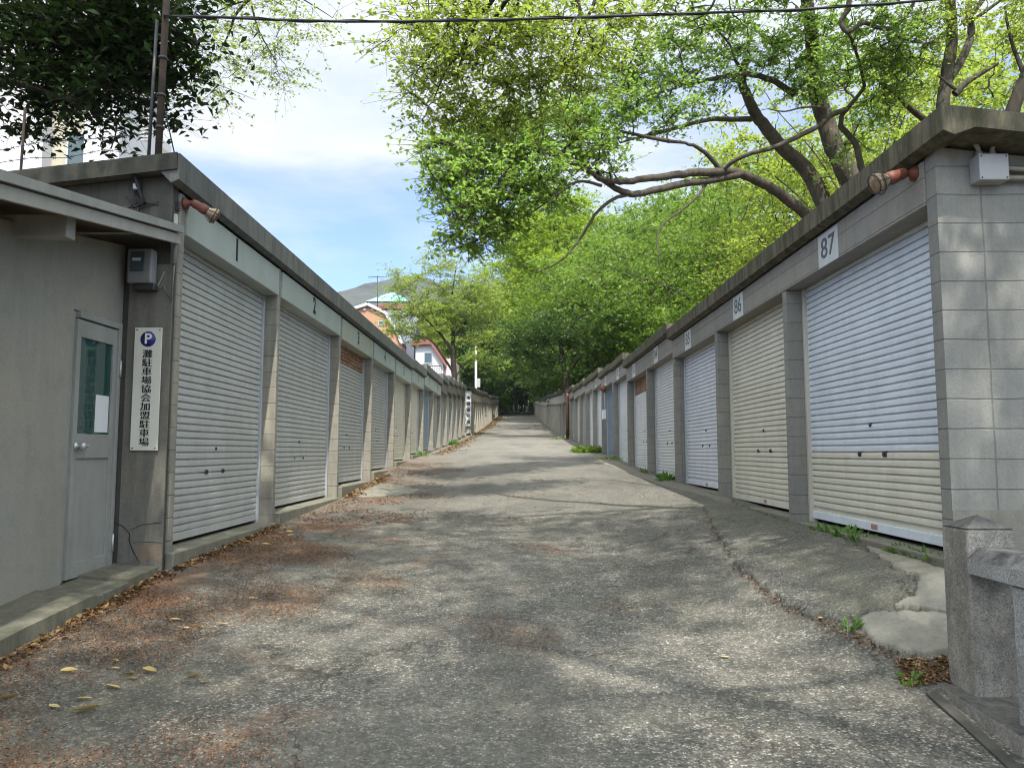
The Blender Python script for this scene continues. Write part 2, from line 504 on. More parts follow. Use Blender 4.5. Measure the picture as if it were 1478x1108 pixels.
M['ink'] = paint('black_ink', (0.012, 0.013, 0.016), 0.6, 0, 0.1)
M['grey_ink'] = paint('dark_grey_ink', (0.075, 0.085, 0.10), 0.6, 0, 0.3, dirt_col=(0.16, 0.17, 0.18))
SH = {
    'silver': paint('shutter_silver', (0.465, 0.470, 0.445), 0.45, 0.08, 0.40, dirt_col=(0.25, 0.235, 0.20)),
    'blue': paint('shutter_pale_blue', (0.665, 0.705, 0.745), 0.40, 0.0, 0.30),
    'cream': paint('shutter_cream', (0.67, 0.64, 0.53), 0.42, 0.0, 0.30),
    'white': paint('shutter_white', (0.72, 0.73, 0.735), 0.42, 0.0, 0.30),
    'lilac': paint('shutter_lilac', (0.67, 0.69, 0.75), 0.42, 0.0, 0.30),
    'slate': paint('shutter_slate_blue', (0.20, 0.27, 0.35), 0.42, 0.0, 0.2),
    'rust': paint('shutter_rusty', (0.33, 0.24, 0.17), 0.8, 0.0, 0.5, 0.95),
    'grey': paint('shutter_grey', (0.36, 0.355, 0.32), 0.5, 0.0, 0.3),
}
M['alu'] = paint('aluminium', (0.46, 0.48, 0.48), 0.38, 0.5, 0.2)
M['alu_dull'] = paint('dull_aluminium', (0.270, 0.275, 0.248), 0.62, 0.0, 0.4, spec=0.2)
M['rail_cream'] = paint('cream_rail', (0.50, 0.475, 0.39), 0.5, 0.0, 0.25)
M['dark_metal'] = paint('dark_metal', (0.05, 0.05, 0.052), 0.5, 0.3, 0.2)
M['rust_red'] = paint('red_oxide_paint', (0.155, 0.046, 0.032), 0.55, 0, 0.45, 0.25)
M['rusty_pole'] = paint('rusty_pole', (0.050, 0.042, 0.036), 0.9, 0.0, 0.5, 0.08, spec=0.15)
M['brown_post'] = paint('brown_post', (0.085, 0.038, 0.030), 0.6, 0.1, 0.3, 0.3)
M['pipe'] = paint('beige_conduit', (0.33, 0.31, 0.245), 0.5, 0, 0.25)
M['box_grey'] = paint('grey_plastic', (0.36, 0.36, 0.345), 0.45, 0, 0.15)
M['meter'] = paint('meter_grey', (0.23, 0.235, 0.225), 0.5, 0, 0.25)
M['bulb'] = paint('old_lamp_glass', (0.36, 0.29, 0.19), 0.15, 0.3, 0.5, 0.6)
M['sign_white'] = paint('sign_ivory', (0.66, 0.635, 0.535), 0.35, 0, 0.12)
M['sign_blue'] = paint('sign_blue', (0.018, 0.022, 0.16), 0.35, 0, 0.1)
M['white'] = paint('white_paint', (0.75, 0.75, 0.73), 0.5, 0, 0.1)
M['paper'] = paint('paper', (0.62, 0.64, 0.64), 0.7, 0, 0.05)
M['glass_green'] = glass_dark('dark_green_glass', (0.020, 0.060, 0.050))
M['glass'] = glass_dark('window_glass', (0.06, 0.09, 0.10))
M['black_cable'] = paint('black_cable', (0.02, 0.02, 0.02), 0.6, 0, 0.1)
M['wood'] = paint('weathered_beam', (0.32, 0.31, 0.275), 0.85, 0, 0.35)
M['soffit'] = paint('brown_soffit', (0.14, 0.115, 0.085), 0.85, 0, 0.5)
M['sticker'] = paint('red_sticker', (0.42, 0.20, 0.19), 0.5, 0, 0.2)


def granite(name, base, stain):
    m, t, out = new_mat(name)
    p = t.pos()
    v = t.sep(t.voronoi(p, 170, out='Color'))
    c = t.ramp(v[0], [(0.0, tuple(k * 0.50 for k in base)), (0.25, tuple(k * 0.85 for k in base)), (0.8, base), (1.0, tuple(min(1, k * 1.35) for k in base))])
    n = t.noise(t.mapped(p, (4, 4, 1.6)), 1.5, 6, 0.7)
    n0 = t.noise(p, 6, 6, 0.75)
    c = t.mix(t.math('MULTIPLY', t.ramp(n, [(0.42, 0.0), (0.62, 1.0)]), stain), c, (0.040, 0.038, 0.034))
    c = t.mix(t.math('MULTIPLY', t.ramp(n0, [(0.48, 0.0), (0.66, 1.0)]), stain * 0.7), c, (0.055, 0.052, 0.046))
    g = t.sep(t.new('ShaderNodeNewGeometry').outputs['Normal'])
    n2 = t.noise(p, 12, 5, 0.7)
    lich = t.math('MULTIPLY', t.ramp(g[2], [(0.25, 0.0), (0.6, 1.0)]), t.ramp(n2, [(0.36, 1.0), (0.62, 0.55)]))
    c = t.mix(lich, c, (0.055, 0.053, 0.050))
    principled(t, out, c, 0.8, 0, 0.3, t.bump(v[0], 0.25, 0.003))
    return m


M['granite'] = granite('granite', (0.33, 0.305, 0.255), 0.45)
M['granite_rail'] = granite('granite_rail', (0.34, 0.34, 0.32), 0.25)
M['soil'] = concrete('soil', (0.075, 0.052, 0.034), 0.5, None, 0.5, scale=4)
M['hill'] = None
LF = {
    'spring': leaf_mat('leaf_spring_green', (0.100, 0.142, 0.022), (0.245, 0.300, 0.046), 0.62, (0.50, 0.64, 0.09)),
    'fresh': leaf_mat('leaf_fresh_green', (0.076, 0.145, 0.026), (0.205, 0.305, 0.054), 0.63, (0.42, 0.66, 0.10)),
    'yellow': leaf_mat('leaf_yellow_green', (0.145, 0.225, 0.018), (0.270, 0.360, 0.030), 0.48, (0.42, 0.60, 0.05)),
    'mid': leaf_mat('leaf_mid_green', (0.040, 0.094, 0.015), (0.190, 0.285, 0.042), 0.45, (0.32, 0.50, 0.06)),
    'deep': leaf_mat('leaf_deep_green', (0.016, 0.045, 0.008), (0.055, 0.110, 0.018), 0.32, (0.12, 0.23, 0.03)),
    'dark': leaf_mat('leaf_dark_glossy', (0.010, 0.026, 0.007), (0.026, 0.050, 0.012), 0.22, (0.06, 0.12, 0.02), 0.6, 0.12),
    'olive': leaf_mat('leaf_olive', (0.175, 0.240, 0.044), (0.310, 0.390, 0.080), 0.54, (0.52, 0.66, 0.13)),
    'dry': leaf_mat('leaf_dry_brown', (0.085, 0.045, 0.022), (0.32, 0.20, 0.090), 0.15, (0.3, 0.18, 0.06)),
    'fallen': leaf_mat('leaf_fallen_yellow', (0.42, 0.30, 0.12), (0.60, 0.48, 0.22), 0.15, (0.5, 0.4, 0.1)),
    'weed': leaf_mat('leaf_weed', (0.06, 0.15, 0.02), (0.14, 0.27, 0.045), 0.4, (0.25, 0.5, 0.07)),
    'flake': leaf_mat('bud_scale_litter', (0.110, 0.048, 0.022), (0.30, 0.150, 0.070), 0.05, (0.3, 0.14, 0.06)),
}
M['bark_grey'] = bark('bark_grey', (0.120, 0.104, 0.084))
M['bark_dark'] = bark('bark_dark', (0.060, 0.050, 0.040))
M['bark_mid'] = bark('bark_mid', (0.115, 0.096, 0.076))


# ------------------------------------------------------------------ ground, hills
def build_ground():
    ys = np.concatenate([np.arange(-30, -2, 2.0), np.arange(-2, 12, 0.11), np.arange(12, 45, 0.4), np.arange(45, 140, 1.5), np.arange(140, 400, 12), np.arange(400, 4001, 300)])
    xs = np.concatenate([np.arange(-3000, -100, 290), np.arange(-100, -12, 8.0), np.arange(-12, -3.6, 0.7), np.arange(-3.6, 4.0, 0.11), np.arange(4, 12, 0.7), np.arange(12, 100, 8.0), np.arange(100, 3001, 290)])
    X, Y = np.meshgrid(xs, ys)
    Z = ground(X, Y)
    V = np.stack([X.ravel(), Y.ravel(), Z.ravel()], 1)
    nx, ny = len(xs), len(ys)
    i = np.arange(nx * ny).reshape(ny, nx)
    Q = np.stack([i[:-1, :-1].ravel(), i[:-1, 1:].ravel(), i[1:, 1:].ravel(), i[1:, :-1].ravel()], 1)
    o = mesh_np('road', V, Q, M['asphalt'], smooth=True)
    tag(o, kind='structure')
    # soft earth behind the garages and beyond the lane end
    m, t, out = new_mat('woodland_floor')
    p = t.pos()
    n = t.noise(p, 1.1, 6, 0.7)
    principled(t, out, t.mix(n, (0.030, 0.024, 0.014), (0.075, 0.070, 0.030)), 0.95, 0, 0.1, t.bump(n, 0.6, 0.05))
    def strip(name, x0, x1, y0, y1, dx, dy, up=0.02):
        xs = np.arange(x0, x1 + 1e-6, dx); ys = np.arange(y0, y1 + 1e-6, dy)
        X, Y = np.meshgrid(xs, ys); Z = ground(X, Y) + up
        i = np.arange(X.size).reshape(X.shape)
        Q = np.stack([i[:-1, :-1].ravel(), i[:-1, 1:].ravel(), i[1:, 1:].ravel(), i[1:, :-1].ravel()], 1)
        o = mesh_np(name, np.stack([X.ravel(), Y.ravel(), Z.ravel()], 1), Q, m, smooth=True)
        tag(o, kind='structure')
    strip('hillside_ground', 8.4, 68.4, -20, 127, 1.5, 1.5)
    strip('hillside_ground', -68.2, -8.2, 7.5, 127, 1.5, 1.5)
    strip('forest_ground', -68.4, 68.4, 127.5, 247.5, 1.5, 1.5, 0.35)
    return m


M['forest_floor'] = build_ground()


def build_hills():
    m, t, out = new_mat('wooded_hills')
    p = t.pos()
    n = t.noise(t.mapped(p, (1, 1, 1.3)), 0.022, 7, 0.7)
    n2 = t.noise(p, 0.005, 4, 0.6)
    c = t.ramp(n, [(0.34, (0.018, 0.028, 0.024)), (0.48, (0.042, 0.050, 0.042)), (0.60, (0.078, 0.068, 0.064)), (0.72, (0.036, 0.054, 0.030))])
    c = t.mix(t.ramp(n2, [(0.4, 0.0), (0.65, 0.7)]), c, (0.075, 0.085, 0.062))
    principled(t, out, c, 0.95, 0, 0.05, t.bump(n, 1.0, 14.0))
    rng = np.random.default_rng(3)
    xs = np.arange(-1900, 1900, 16.0); ys = np.arange(900, 2100, 24.0)
    X, Y = np.meshgrid(xs, ys)
    prof_x = [-1900, -900, -620, -420, -340, -300, -265, -225, -190, -140, -95, -60, -25, 20, 120, 320, 900, 1900]
    prof_h = [160, 215, 262, 285, 302, 312, 322, 332, 330, 315, 322, 340, 352, 362, 350, 330, 250, 160]
    ridge = np.interp(X * 1500 / np.maximum(Y, 1), prof_x, prof_h)
    d = (Y - 900) / 640.0
    sh = np.clip(np.sin(np.clip(d, 0, 1.0) * math.pi / 2), 0, 1) * np.where(d > 1.0, np.clip(1 - (d - 1.0) * 0.5, 0, 1), 1)
    n = sum(np.sin(X * f * 1.0 + k * 1.7 + np.cos(Y * f * 0.8 + k)) * np.cos(Y * f * 1.2 - k) / f * a for k, (f, a) in enumerate([(0.006, 0.10), (0.013, 0.10), (0.031, 0.13), (0.07, 0.14), (0.16, 0.2)]))
    Z = 8 + (ridge - 8) * sh + (n + rng.normal(0, 1.5, X.shape)) * np.clip(sh * 1.4, 0, 1)
    i = np.arange(X.size).reshape(X.shape)
    Q = np.stack([i[:-1, :-1].ravel(), i[:-1, 1:].ravel(), i[1:, 1:].ravel(), i[1:, :-1].ravel()], 1)
    o = mesh_np('hills', np.stack([X.ravel(), Y.ravel(), Z.ravel()], 1), Q, m, smooth=True)
    tag(o, kind='structure')


build_hills()


# ------------------------------------------------------------------ garages
def shutter_profile(z0, z1, pitch, depth):
    """(offset towards the lane, z) pairs of rolled-steel slats"""
    pts = []; z = z1
    while z - pitch > z0 - 1e-6:
        pts += [(0.0, z), (depth * 0.96, z - pitch * 0.06), (depth * 1.05, z - pitch * 0.40), (depth * 0.98, z - pitch * 0.80), (0.0, z - pitch * 0.84)]
        z -= pitch
    pts.append((0.0, z0))
    return pts


def shutter_mesh(x, sgn, y0, y1, z0, z1, pitch, split=None):
    """curtain at plane x, bulging towards the lane (sgn = +1 when the lane is on +x)"""
    pts = shutter_profile(z0, z1, pitch, 0.021)
    V = []; Q = []; MI = []
    rr = random.Random(int(y0 * 100)); ns = 9
    ph = [rr.uniform(0, 6.28) for _ in range(4)]
    for k, (o, z) in enumerate(pts):
        for i in range(ns):
            u = i / (ns - 1); y = y0 + (y1 - y0) * u
            e = math.sin(math.pi * u)
            dx_ = e * (0.004 * math.sin(3.1 * z + ph[0]) + 0.003 * math.sin(9 * z + 5 * u + ph[1])) + rr.uniform(-.0006, .0006)
            V.append((x + sgn * (o + dx_), y, z + e * 0.003 * math.sin(2.2 * z + 4 * u + ph[2])))
    for k in range(len(pts) - 1):
        zc = (pts[k][1] + pts[k + 1][1]) / 2
        for i in range(ns - 1):
            a = k * ns + i
            Q.append((a, a + 1, a + ns + 1, a + ns)); MI.append(0 if split is None else (1 if split(zc) else 0))
    me = bpy.data.meshes.new('shutter')
    me.from_pydata(V, [], Q)
    me.polygons.foreach_set('material_index', MI)
    me.update()
    bm = bmesh.new(); bm.from_mesh(me); bmesh.ops.recalc_face_normals(bm, faces=bm.faces)
    bm.to_mesh(me); bm.free()
    return me


DEPTH = 5.0


def garage(side, y0, y1, floor, hdr, roof_top, number=None, shut='silver', shut2=None, split=None, label='', group=None, first=False, last=False, detail=2, pillar_w=0.11, plane=None, panel=None, rail='alu', roof_step=None, open_door=False):
    """side -1: left of the lane, +1: right of the lane. plane: |x| of the pillar faces"""
    S = side
    P = plane
    L = lambda d: S * (P + d)        # x, d metres back from the pillar face
    left = side < 0
    g0 = min(gz(S * P, y0), gz(S * P, y1)) - 0.25
    root = empty('garage', (L(0.6), (y0 + y1) / 2, floor), label, 'garage', group)
    pm = M['block_left'] if left else M['block_pillar_right']
    hm = M['green_panel'] if left else M['header_right']
    rm = M['roof_left'] if left else M['roof_right']
    if detail == 0:
        pm = hm = M['far_conc']; rm = M['far_roof']
    if panel: hm = M[panel]
    yd0 = y0 + (pillar_w if first and left else 0.0) + 0.004; yd1 = y1 - pillar_w
    rec = 0.21                                                # depth of the door recess
    fas_h = 0.26 if left else 0.19
    fas_b = roof_top - fas_h
    # pillars
    def pillar(a, b):
        m = MB(); top = fas_b - 0.004 if left else hdr - 0.004
        m.box((L(0), a, g0), (L(rec + 0.22), b, top), 0.018 if left else 0.006)
        m.build('pillar', pm, root)
    pillar(yd1, y1 - 0.004)
    if first and left: pillar(y0 + 0.004, y0 + pillar_w)
    # header
    m = MB()
    if left:
        m.box((L(-0.012), yd0 + 0.015, hdr), (L(rec - 0.03), yd1 - 0.02, fas_b - 0.03), 0.004)
    else:
        m.box((L(-0.004), y0 + 0.003, hdr), (L(rec + 0.02), y1 - 0.003, fas_b - 0.003), 0.006)
    header = m.build('header', hm, root)
    # dark beam behind the header, body walls
    bt = fas_b - 0.01
    wm = M['gable_left'] if left else pm
    m = MB()
    m.box((L(rec + 0.24), y0 + 0.006, g0), (L(rec + 0.36), yd0 + 0.11, bt))
    m.build('side_wall', wm, root)
    m = MB(); m.box((L(DEPTH - 0.12), y0 + 0.006, g0), (L(DEPTH), y1 - 0.006, bt - 0.35)); m.build('back_wall', wm, root)
    m = MB(); m.box((L(rec + 0.03), yd0, hdr + 0.02), (L(rec + 0.20), yd1 - 0.004, bt)); m.build('lintel', wm, root)
    # roof: mono-pitch slab falling to the back, with its front fascia
    e0 = -0.10 if not left else -0.085
    ov = (0.24 if left else 0.42) if first and detail else (0.1 if first else 0.0)
    ov2 = 0.10 if last else 0.0
    slope = 0.115
    zb = lambda d: roof_top - slope * (d - e0)
    m = MB()
    ya, yb = y0 - ov + 0.002, y1 + ov2 - 0.002
    th = 0.12
    poly = [(L(e0), roof_top), (L(DEPTH + 0.3), zb(DEPTH + 0.3)), (L(DEPTH + 0.3), zb(DEPTH + 0.3) - th), (L(0.10), zb(0.10) - th), (L(e0 + 0.07), fas_b), (L(e0), fas_b + 0.03)]
    m.prism(poly, 'y', ya, yb)
    m.build('roof', rm, root)
    # shutter
    dx = L(rec)
    pitch = 0.068 if left else 0.0585
    dz0 = floor + 0.035
    mats = [SH[shut]] + ([SH[shut2]] if shut2 else [])
    if detail > 0:
        me = shutter_mesh(dx, -S, yd0, yd1 - 0.006, dz0 + 0.07, hdr + 0.015, pitch, split)
    else:
        me = shutter_mesh(dx, -S, yd0, yd1 - 0.006, dz0 + 0.07, hdr + 0.015, 0.23, split)
    sh = link_mesh('shutter', me, mats, root)
    m = MB(); m.box((dx - S * 0.002, yd0 + 0.01, dz0), (dx - S * 0.028, yd1 - 0.012, dz0 + 0.072), 0.004)
    bb = m.build('bottom_bar', SH['blue'] if shut in ('blue',) else (SH[shut2] if (shut2 and split(dz0)) else SH[shut]), sh)
    if detail == 2:
        yc = (yd0 + yd1) / 2
        for dy in (-0.22, 0.22):
            m = MB(); m.box((dx - S * 0.012, yc + dy - 0.032, dz0 + 0.60), (dx - S * 0.026, yc + dy + 0.032, dz0 + 0.645), 0.005)
            m.box((dx - S * 0.0262, yc + dy - 0.012, dz0 + 0.612), (dx - S * 0.033, yc + dy + 0.022, dz0 + 0.634), 0.002)
            m.build('pull_handle', M['dark_metal'], sh)
        m = MB(); m.lathe([(0.0, 0.0), (0.016, 0.0), (0.016, 0.02), (0.0, 0.022)], (dx - S * 0.012, yc, dz0 + 0.86), (-S, 0, 0), 10)
        m.build('lock', M['dark_metal'], sh)
        if not left:
            m = MB(); m.box((dx - S * 0.0285, yc + 0.05, dz0 + 0.018), (dx - S * 0.030, yc - 0.06, dz0 + 0.058))
            m.build('sticker', M['sticker'], sh)
    # guide rails
    if detail > 0:
        for ya, yb, far in ((yd0, yd0 + 0.045, 0), (yd1 - 0.05, yd1 - 0.004, 1)):
            m = MB(); m.box((dx + S * 0.02, ya, floor), (dx - S * 0.055, yb, hdr - 0.004), 0.003)
            m.build('guide_rail', M[rail], root)
    # sill
    m = MB()
    if left:
        m.box((L(-0.055), y0 + 0.004, g0), (L(rec + 0.10), yd1 - 0.004, floor), 0.012)
    else:
        m.box((L(0.01), y0 + 0.004, g0), (L(rec + 0.10), yd1 - 0.004, floor), 0.01)
    m.build('sill', M['sill'] if detail else M['far_conc'], root)
    # numbers
    if number is not None:
        if left:
            yn = y0 + 0.46 * (y1 - y0); zn = (hdr + fas_b) / 2 + 0.0
            text_mesh('numeral', str(number), 0.33, M['ink'], header, (L(-0.014), yn, zn), (math.pi / 2, 0, math.pi / 2), bold=0.011, sx=0.9)
        else:
            yn = y0 + 0.57 * (y1 - y0); zt = fas_b - 0.02
            m = MB(); m.box((L(-0.0045), yn - 0.21, hdr + 0.004), (L(-0.007), yn + 0.21, zt))
            pl = m.build('number_plate', M['white_plate'], header)
            text_mesh('numeral', str(number), 0.25, M['grey_ink'], pl, (L(-0.0085), yn, zt - 0.14), (math.pi / 2, 0, -math.pi / 2), bold=0.002, sx=1.22)
    return root


GL = 'garages along the left of the lane'; GR = 'garages along the right of the lane'
# left row, nearest block
LY = [6.662, 9.60, 12.97, 15.87, 18.76, 21.68, 24.6, 27.45, 30.1, 32.8, 35.5, 38.2, 40.95, 43.7]
LH = [1.95, 1.95, 1.92, 1.93, 1.90, 1.98, 2.15, 2.17, 2.40, 2.60, 2.74, 2.90, 3.04]
LS = [-0.86, -0.75, -0.58, -0.41, -0.24, -0.08, 0.05, 0.15, 0.28, 0.43, 0.58, 0.74, 0.90]
LR = [2.57, 2.57, 2.57, 2.57, 2.57, 2.63, 2.83, 2.85, 3.08, 3.28, 3.42, 3.58, 3.72]
LL = ['garage with 1 painted on its pale green header, silver shutter, beside the office',
      'garage with 2 painted on its pale green header, silver shutter with light streaks',
      'garage with 3 on an ochre stained header and a shutter rusty at the top',
      'garage with 4 on its pale green header, left row after the rusty shutter',
      'garage with 5 on its pale green header, cream shutter, left row',
      'garage with 6 on its pale green header, cream shutter, left row',
      'garage with 7 on its pale green header and a dark blue shutter edge',
      'last garage of the left row with a pale green header, numbered 8',
      'left garage with bare grey header just beyond the pale green headers, brown stained pillar',
      'left garage with a whitewashed pillar beyond the bare grey headers begin',
      'left garage with pale header two bays before the gap in the row',
      'left garage one bay before the gap in the row, beside beige pillars',
      'end garage of the near left block beside the gap with the tree']
LSH = ['silver', 'silver', 'silver', 'silver', 'cream', 'cream', 'slate', 'grey', 'grey', 'silver', 'grey', 'grey', 'grey']
for i in range(13):
    kw = {}
    if i == 2:
        kw = dict(shut2='rust', split=lambda z: z > 1.60, panel='green_panel_rust')
    if i >= 8: kw['panel'] = 'conc_left'
    garage(-1, LY[i], LY[i + 1], LS[i], LH[i], LR[i], number=(i + 1 if i < 8 else None), shut=LSH[i], label=LL[i], group=GL, first=(i == 0), last=(i == 12), detail=2 if i < 6 else 1, plane=3.0, rail='alu' if i != 4 else 'rail_cream', **kw)

RY = [4.978, 7.76, 10.46, 13.30, 16.12, 18.97, 21.87, 24.77, 27.7, 30.6, 33.6, 36.8, 40.0]
RH = [1.62, 1.62, 1.61, 1.72, 1.72, 1.93, 1.99, 2.20, 2.28, 2.42, 2.50, 2.70]
RS = [-0.675, -0.645, -0.565, -0.495, -0.43, -0.33, -0.20, -0.06, 0.06, 0.19, 0.33, 0.50]
RR = [2.12, 2.12, 2.12, 2.24, 2.24, 2.46, 2.52, 2.72, 2.79, 2.92, 3.00, 3.22]
RSH = ['blue', 'cream', 'lilac', 'white', 'white', 'white', 'slate', 'white', 'white', 'grey', 'cream', 'grey']
RL = ['garage plated 87 with a pale blue shutter whose lower slats are cream',
      'garage plated 86 with a cream shutter, right row',
      'garage plated 85 with a lilac white shutter, right row',
      'garage plated 84 with a white shutter, right row, weed at its sill',
      'garage plated 83 with a white shutter rusty brown at the top',
      'garage plated 82 with a white shutter, beyond the rusty topped one',
      'garage plated 81 with a slate blue shutter and a red lamp beside it',
      'right garage just beyond the slate blue shutter, white guide rail',
      'right garage behind the round green bush, pale pillar',
      'right garage with grey shutter past the round green bush',
      'right garage with cream rail, two bays before the brown post',
      'end garage of the near right block beside the brown steel post']
for i in range(12):
    kw = {}
    if i == 0: kw = dict(shut2='cream', split=lambda z: z < 0.02)
    if i == 4: kw = dict(shut2='rust', split=lambda z: z > 1.36)
    garage(1, RY[i], RY[i + 1], RS[i], RH[i], RR[i], number=(87 - i if i < 8 else None), shut=RSH[i], label=RL[i], group=GR, first=(i == 0), last=(i == 11), detail=2 if i < 6 else 1, plane=2.70, rail='rail_cream' if i in (0, 1) else 'alu', **kw)

# far blocks, both sides, stepping up with the lane
for side, plane, ya, yb, n, lab in ((-1, 2.80, 46.4, 124.0, 27, 'pale concrete garage of the far left block, its door hidden in shadow'), (1, 2.60, 42.6, 125.0, 29, 'pale concrete garage of the far right block, its door hidden in shadow')):
    ys = np.linspace(ya, yb, n + 1)
    for i in range(n):
        b = gz(side * plane, (ys[i] + ys[i + 1]) / 2) + 0.02
        hh = 2.04 if side < 0 else 1.88
        tp = 2.86 if side < 0 else 2.62
        if i > 8: hh -= 0.15; tp -= 0.18
        lb = lab
        if i == 0: lb = 'first garage of the far left block, sign panel on its end wall' if side < 0 else 'first garage of the far right block, just beyond the brown post'
        garage(side, ys[i], ys[i + 1], b, b + hh, b + tp, shut=('grey', 'silver', 'cream', 'grey')[(i * 7) % 4], label=lb, group=GL if side < 0 else GR, first=(i == 0), last=(i == n - 1), detail=0, plane=plane, pillar_w=0.42)


def gables():
    # left gable wall of garage 1 (tree shade put into its dark colour), sits in front of the row end
    roots = [o for o in COL.objects if o.name.startswith('garage')]
    r1 = next(o for o in roots if o.get('label') == LL[0]); r87 = next(o for o in roots if o.get('label') == RL[0])
    m = MB()
    zb = lambda d: 2.57 - 0.115 * (d + 0.085) - 0.125
    m.prism([(-3.02, -1.3), (-3.02, zb(0.10)), (-8.1, zb(5.1)), (-8.1, -1.3)], 'y', 6.55, 6.660)
    m.build('gable_wall', M['gable_left'], r1)
    m = MB(); zt = lambda d: 2.57 - 0.115 * (d + 0.085)
    m.hexa([(-2.93, 6.404, zt(-.05) - .14), (-2.93, 6.418, zt(-.05) - .14), (-8.2, 6.418, zt(5.2) - .14), (-8.2, 6.404, zt(5.2) - .14), (-2.93, 6.404, zt(-.05) + .008), (-2.93, 6.418, zt(-.05) + .008), (-8.2, 6.418, zt(5.2) + .008), (-8.2, 6.404, zt(5.2) + .008)])
    m.build('verge', M['verge_shade'], r1)  # added strip, coloured dark to stand in for shade on the slab end
    m = MB()                                                       # block pier at the corner
    m.prism([(-2.985, -1.3), (-2.985, 1.62), (-3.36, 1.62), (-3.36, -1.3)], 'y', 6.534, 6.548)
    m.build('pier', M['conc_left'], r1)
    # cracks and the broken foot of that pier
    def crack(pts, name='crack', w=0.006):
        m = MB()
        P = [at_y(a, b, 6.532) for a, b in pts]; w *= 0.6
        for a, b in zip(P[:-1], P[1:]):
            d = (b - a).normalized(); n = Vector((-d.z, 0, d.x)) * w
            m.face([a - n * random.uniform(.5, 1), b - n * random.uniform(.5, 1), b + n, a + n])
        m.build(name, M['black_cable'], r1)
    crack([(163, 753), (178, 760), (187, 770), (186, 780), (192, 796), (202, 812)], w=0.010)
    crack([(187, 765), (205, 757), (232, 754)], w=0.006)
    crack([(192, 783), (215, 782), (233, 783)], w=0.004)
    m = MB(); m.face([at_y(a_, b_, 6.5315) for a_, b_ in ((189, 785), (204, 788), (232, 785), (233, 813), (218, 806), (202, 812), (195, 799))]); m.build('broken_render', M['brown_patch'], r1)
    # right gable: stack-bonded concrete blocks
    m = MB()
    zr = lambda d: 2.12 - 0.115 * (d + 0.10) - 0.125
    m.prism([(2.705, -1.4), (2.705, zr(0.12)), (7.8, zr(5.1)), (7.8, -1.4)], 'y', 4.855, 4.975)
    m.build('gable_wall', M['block_right'], r87)
    m = MB(); m.prism([(2.70, -1.4), (2.70, -0.36), (7.0, -0.36), (7.0, -1.4)], 'y', 4.841, 4.853)
    m.build('plinth', M['patch'], r87)
    return r1, r87


G1, G87 = gables()


# sign panel on the end wall of the far left block
def far_sign():
    p = at_y(676, 592, 46.36)
    m = MB(); m.box((p.x - 0.17, 46.27, p.z - 0.95), (p.x + 0.17, 46.30, p.z + 1.05), 0.005)
    s = tag(m.build('wall_sign', M['white_plate']), 'grey vertical sign with dark characters on the end wall of the far left block', 'sign')
    for k in range(5):
        m = MB()
        z = p.z + 0.75 - k * 0.36
        for a, b, c, d in ((-.11, .11, .10, .06), (-.09, -.05, .06, -.10), (.05, .09, .06, -.10), (-.10, .10, -.01, -.05), (-.02, .02, .13, -.12)):
            m.box((p.x + a, 46.262, z + c), (p.x + b, 46.269, z + d))
        m.build('character', M['ink'], s)


far_sign()


